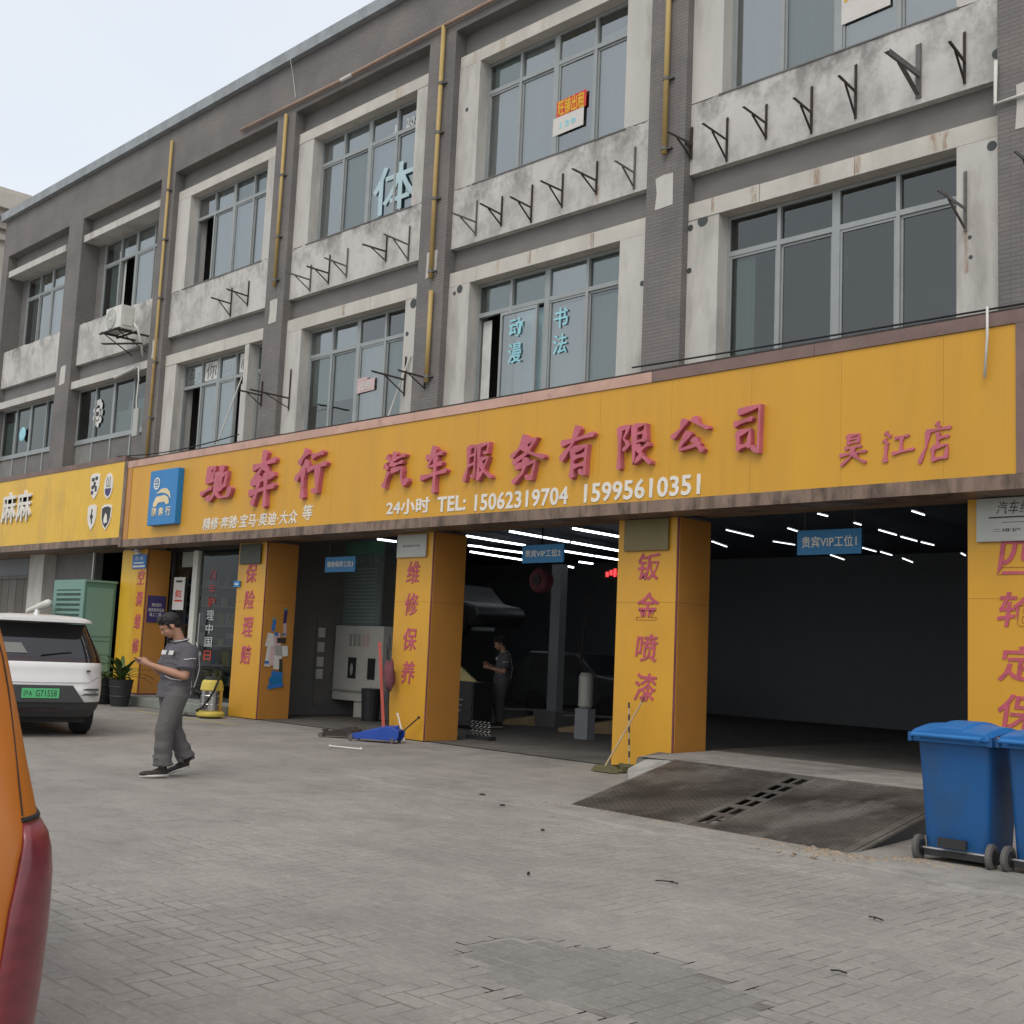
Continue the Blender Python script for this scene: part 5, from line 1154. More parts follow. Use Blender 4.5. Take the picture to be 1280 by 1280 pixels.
for (p, q, r_, m_, lab) in [((-5.66, -.62, .02), (-6.10, -.42, .40), .012, 'white_plastic', 'white wheel wrench bar leaning across the brown one against the pier'), ((-5.98, -.55, .03), (-5.66, -.35, .38), .012, 'rust', 'brown wheel wrench bar leaning across the white one'), ((-5.25, -2.35, .02), (-4.72, -2.2, .02), .012, 'white_plastic', 'white rod lying flat on the ground before the blue jack')]:
    ob = MB().tube([p, q], r_, 8).ellipsoid(p, (r_ * 2, r_ * 2, r_ * 1.6), 8, 6).ellipsoid(q, (r_ * 2, r_ * 2, r_ * 2), 8, 6).build('metal_rod', m_); tagp(ob, lab, 'rod')
# ------------------------------------------------------------------ broom and dustpan
br = thing('broom', 'broom with a pale yellow stick leaning on the pier by the ramp', 'broom', (-1.2, -.9, 0))
MB().tube([(-1.22, -.98, .07), (-1.10, -.40, .92)], .013, 8).build('stick', 'wood', br)
MB().tube([(-1.11, -.42, .88), (-1.09, -.38, .97)], .016, 8).build('grip', 'red_cloth', br)
MB().prism([(-1.42, .01), (-1.02, .01), (-1.08, .09), (-1.34, .09)], -1.03, -.92).build('bristle_head', 'straw', br)
dpn = thing('dustpan', 'dark dustpan with a black and tan striped handle at the foot of the pier', 'dustpan', (-1.0, -.8, 0))
MB().box(-1.32, -1.04, -.84, -.56, .015, .025).box(-1.32, -1.04, -.58, -.56, .025, .10).box(-1.32, -1.31, -.84, -.58, .025, .08).box(-1.05, -1.04, -.84, -.58, .025, .08).build('pan', 'straw', dpn)
for k in range(10):
    z0 = .10 + k * .078; MB().tube([(-1.16 - .022 * k, -.56 + .022 * k, z0), (-1.16 - .022 * (k + 1), -.56 + .022 * (k + 1), z0 + .078)], .013, 8).build('handle_band', 'black_plastic' if k % 2 else 'wood', dpn)
# ------------------------------------------------------------------ vacuum cleaner
vc = thing('vacuum_cleaner', 'yellow and steel workshop vacuum cleaner before the glass front', 'vacuum cleaner', (-11.0, -.9, 0), R(-20))
MB().lathe((0, 0, .03), [(.24, 0), (.26, .02), (.26, .07), (.22, .10)], 24).build('base', 'yellow_plastic', vc, world=False, bevel=.01)
MB().lathe((0, 0, .13), [(.19, 0), (.20, .02), (.20, .12), (.205, .13), (.20, .14), (.20, .28), (.205, .29), (.20, .30), (.20, .38)], 28).build('tank', 'chrome', vc, world=False, smooth=False)
MB().lathe((0, 0, .51), [(.21, 0), (.215, .02), (.19, .16), (.16, .20)], 28).build('motor_head', 'yellow_plastic', vc, world=False, bevel=.01)
MB().lathe((0, 0, .71), [(.15, 0), (.15, .03), (.11, .06)], 24).tube([(-.1, 0, .74), (-.07, 0, .82), (.07, 0, .82), (.1, 0, .74)], .015, 8).build('top_cap', 'black_plastic', vc, world=False)
MB().tube([(.02, -.21, .45), (-.15, -.28, .5), (-.26, -.15, .35), (-.27, -.05, .18), (-.18, -.18, .12), (.05, -.27, .14), (.22, -.2, .2), (.28, -.02, .5), (.2, .1, .8), (.1, .12, .86)], .02, 8).build('hose', 'black_rubber', vc, world=False, smooth=True)
for k in range(4):
    a = PI / 4 + k * PI / 2; MB().lathe((.2 * math.cos(a), .2 * math.sin(a) - .015, .03), [(.03, 0), (.03, .03)], 10, 'y').build('castor', 'black_rubber', vc, world=False)
cb = MB(); pts = []
for i in range(60):
    a = i * .33; pts.append((-11.75 + .35 * math.sin(a * .7) + .012 * i - .3, -1.0 + .16 * math.cos(a), .012))
ob = cb.tube(pts, .009, 5).build('power_cable', 'black_rubber'); tagp(ob, 'tangled black power cable on the ground left of the vacuum cleaner', 'cable')
# ------------------------------------------------------------------ plants
def plant(x, y, s, label, pot='black_plastic', n=16, group=None, ph=.32, pr=.17):
    t = thing('potted_plant', label, 'plant', (x, y, 0), 0, group)
    MB().lathe((0, 0, 0), [(pr * .72, 0), (pr * .86, ph * .35), (pr * .9, ph * .37), (pr * .86, ph * .4), (pr * .95, ph * .7), (pr * 1.0, ph * .72), (pr * .95, ph * .75), (pr * 1.05, ph), (pr * .9, ph), (pr * .85, ph - .03)], 22).build('pot', pot, t, world=False)
    MB().lathe((0, 0, ph - .04), [(pr * .86, 0), (pr * .8, .01)], 16).build('soil', 'soil', t, world=False)
    for k in range(n):
        a = random.uniform(0, 2 * PI); L_ = s * random.uniform(.6, 1.1); el = random.uniform(.5, 1.35); w_ = random.uniform(.02, .045) * s / .5
        vs = []; m = 6; px = 0; pz = 0; ang = el
        side = Vector((-math.sin(a), math.cos(a), 0))
        for i in range(m + 1):
            ww = w_ * math.sin(PI * (i + .6) / (m + 1.2)); c = Vector((px * math.cos(a), px * math.sin(a), ph - .03 + pz))
            vs += [c - side * ww, c + Vector((0, 0, -.01)), c + side * ww]
            px += L_ / m * math.cos(ang); pz += L_ / m * math.sin(ang); ang -= random.uniform(.12, .3)
        fs = []
        for i in range(m): b = i * 3; fs += [(b, b + 1, b + 4, b + 3), (b + 1, b + 2, b + 5, b + 4)]
        MB().add(vs, fs).build('leaf', 'leaf', t, world=False, smooth=True, recalc=False)
    return t
random.seed(33)
plant(-14.45, -.98, .74, 'leafy potted plant right of the dark pots near the leftmost pier', n=34, ph=.55, pr=.24)
plant(-15.2, -1.0, .40, 'dark potted plant between the white car and the leafy plant', n=12, ph=.55, pr=.24, pot='black_rubber')
plant(-15.0, -1.7, .3, 'low dark potted plant directly behind the white car', n=12, ph=.42, pr=.26, pot='black_rubber')
plant(-15.9, -1.5, .6, 'taller dark plant before the green cabinet', n=16, ph=.42, pr=.26)
cr2 = thing('black_crate', 'black plastic crate on the ground behind the right corner of the white car', 'crate', (-14.3, -2.5, 0))
MB().box(-14.65, -13.95, -2.8, -2.3, .02, .30).build('crate_body', 'black_plastic', cr2, bevel=.01)
for k in range(4): MB().box(-14.66, -13.94, -2.815, -2.801, .06 + k * .06, .085 + k * .06).build('rib', 'grey_wall', cr2)
# ------------------------------------------------------------------ green cabinet with louvres
gc = thing('green_cabinet', 'tall sea green metal cabinet with louvred face beside the leftmost pier', 'cabinet', (-17.1, -.7, 0))
gx0, gx1, gy0, gy1, gz = -17.90, -16.34, -1.03, -.32, 2.60
MB().box(gx0, gx1, gy0, gy1, .1, gz).build('casing', 'green_metal_dark', gc)
MB().box(gx0 - .02, gx1 + .02, gy0 - .02, gy1 + .02, gz + .001, gz + .05).build('top_plate', 'green_metal', gc)
f = MB(); f.box(gx0, gx0 + .16, gy0 - .03, gy0 - .002, .1, gz); f.box(gx1 - .16, gx1, gy0 - .03, gy0 - .002, .1, gz); f.box(gx0 + .16, gx1 - .16, gy0 - .03, gy0 - .002, gz - .17, gz); f.build('door_frame', 'green_metal', gc)
MB().box(gx0 + .16, gx1 - .16, gy0 - .006, gy0 - .002, .1, gz - .17).build('louvre_back', 'black_plastic', gc)
for k in range(17):
    z = gz - .22 - k * .115
    MB().box(gx0 + .16, gx1 - .16, gy0 - .028, gy0 - .008, z - .035, z + .022).build('louvre', 'green_metal', gc)
vb = MB()
for k in range(13): x = gx0 + .2 + k * .095; vb.box(x, x + .012, gy0 - .024, gy0 - .007, .5, gz - .17)
vb.build('grille_bars', 'green_metal', gc)
MB().box(gx1 + .001, gx1 + .012, gy0 + .04, gy1 - .06, .2, gz - .12).build('side_panel', 'green_metal', gc)
for z in (1.0, 1.3, 1.4): MB().box(gx1 + .0125, gx1 + .02, gy0 + .04, gy1 - .06, z, z + .02).build('rib', 'green_metal_dark', gc)
MB().tube([(gx0 + .9, -.6, gz), (gx0 + .9, -.6, 3.3)], .015, 6).build('conduit', 'plate_grey', gc)
rw = MB().tube([(-18.5, -1.35, 1.92), (-17.6, -1.3, 2.10)], [.06, .095], 12, round_=True).build('white_roll', 'white_plastic', smooth=True); tagp(rw, 'white wrapped roll sloping above the roof of the white car', 'roll')
# ------------------------------------------------------------------ workshop interior
cabn = thing('machine_cabinet', 'off white machine cabinet with two dark windows inside the narrow left bay', 'cabinet', (-10.7, 2.3, 0))
MB().box(-11.45, -9.85, 2.2, 2.9, .34, 1.87).build('body', 'cabinet', cabn, bevel=.01); MB().box(-10.75, -9.85, 2.25, 2.9, .02, .335).build('plinth', 'cabinet', cabn)
MB().box(-11.47, -9.83, 2.17, 2.199, .52, .56).build('trim_line', 'plate_grey', cabn)
MB().box(-10.93, -10.68, 2.175, 2.199, .80, 1.22).build('window', 'black_plastic', cabn); MB().box(-10.28, -10.06, 2.175, 2.199, .80, 1.22).build('window', 'black_plastic', cabn)
MB().ellipsoid((-10.8, 2.17, .98), (.05, .01, .13), 10, 6).build('glass_reflection', 'plate_grey', cabn)
for k in range(5): MB().box(-10.95 + k * .14, -10.86 + k * .14, 2.19, 2.199, 1.45, 1.7).build('sticker', 'paper_pink' if k > 2 else 'plate_grey', cabn)
bn = MB().lathe((-9.75, 1.9, 0), [(.17, .01), (.2, .6), (.21, .62), (.2, .64)], 16).build('black_bin', 'black_plastic'); tagp(bn, 'black bin in front of the off white cabinet', 'bin')
mn = thing('price_board', 'tall dim price board standing above the off white cabinet', 'board', (-11.4, 2.6, 1.9))
MB().box(-11.44, -10.20, 2.95 - .6, 3.0 - .6, 1.88, 3.62).build('board', 'menu', mn); MB().box(-11.44, -10.20, 2.34, 2.349, 3.35, 3.62).build('header', 'menu_green', mn)
text('lettering', '服务项目', 'menu_text', mn, -11.2, -10.3, 3.16, 3.33, 2.335, .004, .01)
for k in range(16): MB().box(-11.32, -10.35, 2.34, 2.348, 1.95 + k * .073, 1.965 + k * .073).build('text_line', 'menu_text', mn)
pl = thing('door_edge_panel', 'narrow pale panel of fittings left of the off white cabinet', 'panel', (-12.3, 1.8, 0))
MB().box(-11.495, -11.47, 1.75, 1.95, .2, 2.0).build('strip', 'grey_wall', pl)
for k, z in enumerate((.75, 1.0, 1.3, 1.6)): MB().box(-11.469, -11.44, 1.77, 1.93, z, z + .2).build('fitting', 'cabinet', pl)
def liftpost(x, y, label):
    t = thing('lift_post', label, 'car lift', (x, y, 0))
    MB().box(x - .13, x + .13, y - .1, y + .1, .32, 3.3).build('column', 'dark', t); MB().box(x - .3, x + .3, y - .3, y + .3, .013, .32).build('foot', 'grey_wall', t)
    return t
liftpost(-7.75, 5.04, 'dark lift post in the middle of the middle opening')
liftpost(-4.9, 4.5, 'dark lift post at the right of the middle opening')
for (x, y, a, lab) in [(-8.2, 4.7, 50, 'yellow wooden wheel ramp left of the lift post'), (-6.3, 4.5, 50, 'brown wooden wheel ramp right of the lift post')]:
    t = thing('wheel_ramp', lab, 'ramp', (x, y, 0), R(a)); MB().prism([(-.6, .013), (.6, .013), (.6, .30), (.1, .2), (-.6, .08)], -.12, .12).build('wedge', 'wood', t, world=False); MB().box(-.5, .5, -.1, .1, .31, .34).build('crossbar', 'rust_light', t, world=False)
sp = thing('coil_spring_rack', 'row of steel coil springs on the floor by the middle opening', 'springs', (-5.65, 1.0, 0), R(0))
MB().box(-.26, .30, -.08, .08, .013, .08).build('base', 'black_plastic', sp, world=False)
for k in range(5):
    pts = [(-.2 + k * .1 + .035 * math.cos(i * .9), .035 * math.sin(i * .9), .08 + .011 * i) for i in range(22)]
    MB().tube(pts, .008, 5).build('spring', 'steel', sp, world=False, smooth=True)
tl = thing('tool_trolley', 'dark tool trolley with a pale yellow sloping top at the left of the middle opening', 'trolley', (-8.1, 2.4, 0))
MB().box(-8.6, -7.35, 2.4, 2.9, .1, .88).build('body', 'black_plastic', tl); MB().prism([(-8.3, .90), (-7.25, .90), (-7.7, 1.16), (-8.3, 1.3)], 2.35, 2.40).build('top_flap', 'yellow_line', tl)
for k in range(4): MB().box(-8.1, -7.38, 2.385, 2.399, .16 + k * .18, .30 + k * .18).build('drawer', 'black_plastic', tl)
for k in range(3): MB().ellipsoid((-7.7 + k * .02, 2.37, .35 + .1 * k), (.08, .01, .02), 8, 5).build('tool_handle', 'grey_wall', tl)
hr = thing('hose_reel', 'dim red round hose reel hanging under the blue sign of the middle opening', 'hose reel', (-6.4, 3, 2.6))
MB().lathe((-6.42, 3.0, 2.82), [(.20, 0), (.23, .04), (.23, .2), (.20, .24)], 20, 'y').build('drum', 'red_cloth', hr); MB().lathe((-6.42, 2.98, 2.82), [(.10, 0), (.10, .02)], 16, 'y').build('hub', 'black_plastic', hr); MB().tube([(-6.42, 3.1, 3.0), (-6.42, 3.1, 4.3)], .015, 6).build('hanger', 'rust', hr)
wt = thing('wall_tank', 'pale grey tank with hoses near the right of the middle opening', 'tank', (-5.2, 3, .5))
MB().lathe((-5.2, 3.1, .55), [(.10, 0), (.13, .04), (.13, .56), (.09, .62)], 18).build('tank', 'plate_grey', wt); MB().tube([(-5.2, 3.1, 1.15), (-5.3, 3.05, 1.4), (-5.2, 3.0, 2.0), (-5.15, 3.1, 2.7)], .02, 6).build('hose', 'black_rubber', wt)
MB().box(-5.35, -5.05, 3.0, 3.2, .013, .54).build('stand', 'dark', wt)
# car standing on a lift, high in the dark
lc = thing('raised_car', 'dim pale car raised high on a lift at the left of the middle opening', 'car', (-11, 6.2, 2.2))
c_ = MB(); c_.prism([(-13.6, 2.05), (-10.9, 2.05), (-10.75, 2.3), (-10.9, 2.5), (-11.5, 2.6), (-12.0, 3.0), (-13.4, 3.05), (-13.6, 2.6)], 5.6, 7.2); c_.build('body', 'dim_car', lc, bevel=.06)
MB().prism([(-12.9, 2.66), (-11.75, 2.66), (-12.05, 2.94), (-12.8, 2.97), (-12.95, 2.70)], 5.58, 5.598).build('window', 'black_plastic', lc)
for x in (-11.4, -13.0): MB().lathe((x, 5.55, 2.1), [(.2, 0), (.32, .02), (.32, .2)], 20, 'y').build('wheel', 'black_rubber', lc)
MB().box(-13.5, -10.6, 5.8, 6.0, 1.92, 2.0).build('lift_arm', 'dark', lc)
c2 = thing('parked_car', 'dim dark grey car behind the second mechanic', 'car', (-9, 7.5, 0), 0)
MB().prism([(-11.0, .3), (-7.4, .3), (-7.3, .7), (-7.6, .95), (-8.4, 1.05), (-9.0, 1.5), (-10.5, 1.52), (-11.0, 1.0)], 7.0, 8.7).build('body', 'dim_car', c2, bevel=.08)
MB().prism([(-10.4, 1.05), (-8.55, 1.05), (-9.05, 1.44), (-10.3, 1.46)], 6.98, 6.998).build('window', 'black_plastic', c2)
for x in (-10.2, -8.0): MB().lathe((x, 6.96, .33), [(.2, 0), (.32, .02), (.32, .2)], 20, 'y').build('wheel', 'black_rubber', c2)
# ------------------------------------------------------------------ neighbouring pale building far left
nb = thing('neighbour_building', 'pale stone building with a moulded cornice behind the left end', 'building', (-38, 6, 0))
MB().box(-46, -33.4, -1.5, 14, 0, 15.6).build('wall', 'beige', nb)
for (d_, z0, z1) in ((.25, 15.6, 15.9), (.55, 15.9, 16.15), (.85, 16.15, 16.7), (.6, 16.7, 16.95)): MB().box(-46 - d_, -33.4 + d_, -1.5 - d_, 14 + d_, z0 + .001, z1).build('cornice_moulding', 'beige', nb)
for z in (13.6, 10.0, 6.4): MB().box(-33.39, -33.2, -1.2, 13, z + 1.6, z + 1.8).build('string_course', 'beige', nb)
for z in (13.5, 9.9, 6.3):
    for y in (0, 3, 6, 9): MB().box(-33.398, -33.36, y, y + 1.4, z - .4, z + 1.2).build('window', 'car_glass', nb)
# ------------------------------------------------------------------ cars
def outline(w_, yr, yf, r, off=0, n=6):
    w_ += off; yr -= off; yf += off; r += off * .5
    pts = []
    for (cx, cy, a0) in ((w_ - r, yr + r, -PI / 2), (w_ - r, yf - r, 0), (-w_ + r, yf - r, PI / 2), (-w_ + r, yr + r, PI)):
        for k in range(n + 1):
            a = a0 + k * PI / 2 / n; pts.append((cx + r * math.cos(a), cy + r * math.sin(a)))
    return pts
def loft(slices, off=0, cap=True):
    m_ = MB(); vs = []; n = None
    for (z, w_, yr, yf, r) in slices:
        o = outline(w_, yr, yf, r, off); n = len(o); vs += [(x, y, z) for x, y in o]
    fs = []
    for i in range(len(slices) - 1):
        for k in range(n): fs.append((i * n + k, i * n + (k + 1) % n, (i + 1) * n + (k + 1) % n, (i + 1) * n + k))
    if cap: fs += [tuple(range(n))[::-1], tuple((len(slices) - 1) * n + k for k in range(n))]
    return m_.add(vs, fs)
def interp(S, z):
    for a, b in zip(S[:-1], S[1:]):
        if a[0] <= z <= b[0]:
            t = (z - a[0]) / (b[0] - a[0]); return (z,) + tuple(a[k] + (b[k] - a[k]) * t for k in range(1, 5))
    return S[0] if z < S[0][0] else S[-1]
def cut(S, z0, z1, steps=6):
    zs = sorted(set([z0, z1] + [s[0] for s in S if z0 < s[0] < z1] + [z0 + (z1 - z0) * k / steps for k in range(steps + 1)]))
    return [interp(S, z) for z in zs]
SUV = [(.28, .80, .20, 4.30, .28), (.40, .87, .08, 4.42, .32), (.52, .895, .03, 4.46, .34), (.66, .90, .0, 4.48, .36), (.74, .905, .02, 4.48, .36), (.90, .90, .05, 4.46, .36), (1.02, .89, .055, 4.30, .34), (1.06, .885, .09, 4.1, .32),
       (1.14, .865, .15, 3.5, .30), (1.30, .80, .26, 3.1, .26), (1.48, .73, .38, 2.75, .24), (1.60, .68, .44, 2.5, .22), (1.62, .71, .22, 2.5, .16), (1.66, .69, .22, 2.4, .16), (1.70, .60, .40, 2.2, .2), (1.725, .35, .8, 1.9, .2)]
wc = thing('parked_car', 'white SUV with a green number plate, parked with its rear to the camera', 'car', (-7.62, -5.64, 0), R(77))
kw = dict(world=False, smooth=True)
def shade(o):
    for p in o.data.polygons: p.use_smooth = True
    m_ = o.modifiers.new('edge', 'EDGE_SPLIT'); m_.split_angle = R(38); return o
shade(loft(cut(SUV, .28, .50)).build('bumper', 'car_dark', wc, **kw))
body = shade(loft(cut(SUV, .502, 1.055)).build('body', 'car_white', wc, **kw))
shade(loft(cut(SUV, 1.057, 1.12)).build('light_bar', 'tail_red', wc, **kw))
shade(loft(cut(SUV, 1.122, 1.60)).build('glasshouse', 'car_glass', wc, **kw))
shade(loft(cut(SUV, 1.61, 1.725)).build('roof', 'car_white', wc, **kw))
MB().prism([(-.62, .49), (.62, .49), (.44, .735), (-.44, .735)], -.012, .05).build('lower_recess', 'car_dark', wc, world=False, bevel=.012)
for sx in (-1, 1):
    for zz in (.60, .67): MB().prism([(sx * .56, zz), (sx * .62, zz + .022), (sx * .80, zz + .026), (sx * .80, zz - .004)], .008, .16).build('side_vent', 'car_dark', wc, world=False)
MB().tube([(-.72, .012, .775), (0, -.0, .765), (.66, .012, .775), (.80, .06, .86)], .004, 5).build('tailgate_gap', 'car_dark', wc, world=False)
pl_ = MB().box(-.24, .26, -.022, -.013, .552, .688).build('license_plate', 'plate_green', wc, world=False, bevel=.004)
pl_['label'] = 'green number plate with black characters'
for (s0, a, b) in [('沪A', -.22, -.10), ('G71558', -.055, .225)]:
    text('characters', s0, 'black_plastic', pl_, a, b, .575, .665, 0, .003, .004, xf=lambda p: Vector((p.x, p.y - .0235, p.z)))
MB().box(.62, .66, -.005, .052, .925, .955).build('badge', 'car_dark', wc, world=False)
MB().add([(-.78, .168, 1.17), (-.18, .158, 1.17), (-.26, .248, 1.31), (-.72, .248, 1.31)], [(0, 1, 2, 3)]).build('painted_window_reflection', 'room', wc, world=False, recalc=False)  # grey patch paints a reflection onto the rear window
MB().tube([(0, .14, 1.15), (.3, .17, 1.19), (.42, .18, 1.2)], .01, 6).build('wiper', 'black_plastic', wc, world=False)
fin = MB().prism([(.75, 1.70), (.95, 1.70), (.78, 1.80)], -.02, .02, 'x').build('antenna_fin', 'car_white', wc, world=False, bevel=.008)
MB().box(-.35, .35, .05, .06, .36, .40).build('lower_reflector', 'tail_red', wc, world=False)
for sx in (-1, 1):
    for yy in (.82, 3.6):
        wh = MB().lathe((sx * .75 - .125, yy, .345), [(.2, 0), (.31, .005), (.345, .04), (.345, .21), (.31, .245), (.2, .25)], 28, 'x').build('wheel', 'black_rubber', wc, world=False)
        MB().lathe((sx * .75 + (.12 if sx > 0 else -.14), yy, .345), [(.05, 0), (.2, .004), (.21, .01), (.2, .02)], 20, 'x').build('rim', 'steel', wh, world=False)
MB().box(-.7, .7, .3, 4.2, .2, .3).build('underbody', 'black_rubber', wc, world=False)
sg_ = MB().prism([(.55, 1.16), (1.2, 1.16), (1.2, 1.45), (.95, 1.46)], .0, .004, 'x')
MB().add([(.895, .62, 1.17), (.885, 1.35, 1.17), (.79, 1.35, 1.45), (.80, .85, 1.44)], [(0, 1, 2, 3)]).build('side_window', 'glass_clear', wc, world=False, recalc=False)
# the orange car close by, cut by the left edge
OR = [(.25, .86, .12, 4.3, .16), (.45, .895, .03, 4.4, .16), (.62, .905, .0, 4.45, .16), (.77, .908, .0, 4.45, .16), (.89, .917, .0, 4.45, .16), (1.036, .920, .01, 4.4, .16), (1.10, .912, .015, 4.35, .155), (1.152, .893, .02, 4.3, .15), (1.25, .868, .05, 3.9, .15), (1.35, .845, .09, 3.6, .15), (1.444, .822, .13, 3.4, .15), (1.60, .775, .20, 3.1, .16), (1.74, .70, .28, 2.9, .18), (1.80, .55, .45, 2.6, .2)]
oc = thing('parked_car', 'bright orange car cut off at the bottom left edge with a long red tail lamp', 'car', (6.509, -12.708, 0), R(72))
o = shade(loft(cut(OR, .25, 1.80, 14)).build('body', 'orange_paint', oc, **kw))
def oarc(z, t0, t1, off, n=10):
    """points round the rear right corner: t from -d (on the rear face) through the arc to the side"""
    _, w_, yr, yf, r = interp(OR, z); out_ = []
    for k in range(n + 1):
        t = t0 + (t1 - t0) * k / n      # t: 0..1 arc, <0 rear face metres, >1 side metres
        if t < 0: x, y, nx, ny = w_ - r + t, yr, 0, -1
        elif t > 1: x, y, nx, ny = w_, yr + r + (t - 1), 1, 0
        else: a = -PI / 2 + t * PI / 2; x, y, nx, ny = w_ - r + r * math.cos(a), yr + r + r * math.sin(a), math.cos(a), math.sin(a)
        out_.append((x + nx * off, y + ny * off, z))
    return out_
def lampt(z):
    T_ = [(.5, .30), (.77, .32), (.87, .33), (1.02, .37), (1.10, .46), (1.15, .57)]
    for (a, ta), (b, tb_) in zip(T_[:-1], T_[1:]):
        if a <= z <= b: return ta + (tb_ - ta) * (z - a) / (b - a)
    return .57
lm = MB(); vs = []; zs = [.55, .62, .70, .77, .85, .93, 1.0, 1.05, 1.09, 1.12, 1.147]
for z in zs:
    t = (z - .55) / .6
    tl_ = lampt(z)
    vs += oarc(z, tl_, 1.25, .010 if z < 1.14 else .003)
n = 11
lm.add(vs, [(i * n + k, i * n + k + 1, (i + 1) * n + k + 1, (i + 1) * n + k) for i in range(len(zs) - 1) for k in range(n - 1)])
lo = lm.build('tail_lamp', 'lamp_red', oc, world=False, smooth=True); so2 = lo.modifiers.new('thick', 'SOLIDIFY'); so2.thickness = .012; so2.offset = -1
MB().tube(oarc(1.152, .56, 1.1, .0), .005, 6).build('lamp_seal', 'black_rubber', oc, world=False)
li = MB(); vs = []
zi = [.60, .7, .8, .9, 1.0, 1.06]
for z in []: pass
MB().tube([oarc(z, .57 + .17 * min(1, (z - 1.15) / .25), .9, .0005)[0] for z in (1.16, 1.22, 1.3, 1.38, 1.44, 1.55, 1.65)], .0014, 6).build('tailgate_gap', 'black_rubber', oc, world=False)
MB().add([(-.62, .118, 1.36), (.62, .118, 1.36), (.56, .225, 1.68), (-.56, .225, 1.68)], [(0, 1, 2, 3)]).build('rear_window', 'car_glass', oc, world=False, recalc=False)
for sx in (-1, 1):
    for yy in (.85, 3.5): MB().lathe((sx * .78 - .11, yy, .33), [(.2, 0), (.33, .03), (.33, .19), (.2, .22)], 24, 'x').build('wheel', 'black_rubber', oc, world=False)
# ------------------------------------------------------------------ people
def cap_(m_, p, q, r0, r1, seg=12): m_.tube([p, q], [r0, r1], seg, round_=True); return m_
def chain(m_, pts, rs, seg=12): m_.tube(pts, rs, seg, round_=True); return m_
def hand(m_, wr, d, up, side, curl=.6, s=1.0, thumb=1):
    """palm and five fingers; d: pointing direction, up: back of hand, side: towards the thumb"""
    wr, d, up, side = Vector(wr), Vector(d).normalized(), Vector(up).normalized(), Vector(side).normalized()
    pc = wr + d * .045 * s
    m_.tube([wr - d * .015, wr + d * .02 * s, wr + d * .06 * s, wr + d * .085 * s], [.024 * s, .030 * s, .034 * s, .026 * s], 10, round_=True)
    for k, (off, L_) in enumerate([(.028, .070), (.010, .078), (-.009, .073), (-.027, .058)]):
        b = wr + d * .082 * s + side * off * s
        d1 = (d * math.cos(curl * .5) - up * math.sin(curl * .5)); d2 = (d * math.cos(curl * 1.3) - up * math.sin(curl * 1.3))
        m_.tube([b, b + d1 * L_ * .5 * s, b + (d1 * .5 + d2 * .5) * L_ * s], [.0095 * s, .009 * s, .0075 * s], 8, round_=True)
    b = wr + d * .025 * s + side * .028 * s
    d1 = (d * .7 + side * .7 - up * .3).normalized(); d2 = (d * .95 + side * .1 - up * .5).normalized()
    m_.tube([b, b + d1 * .035 * s, b + d1 * .035 * s + d2 * .03 * s], [.013 * s, .011 * s, .009 * s], 8, round_=True)
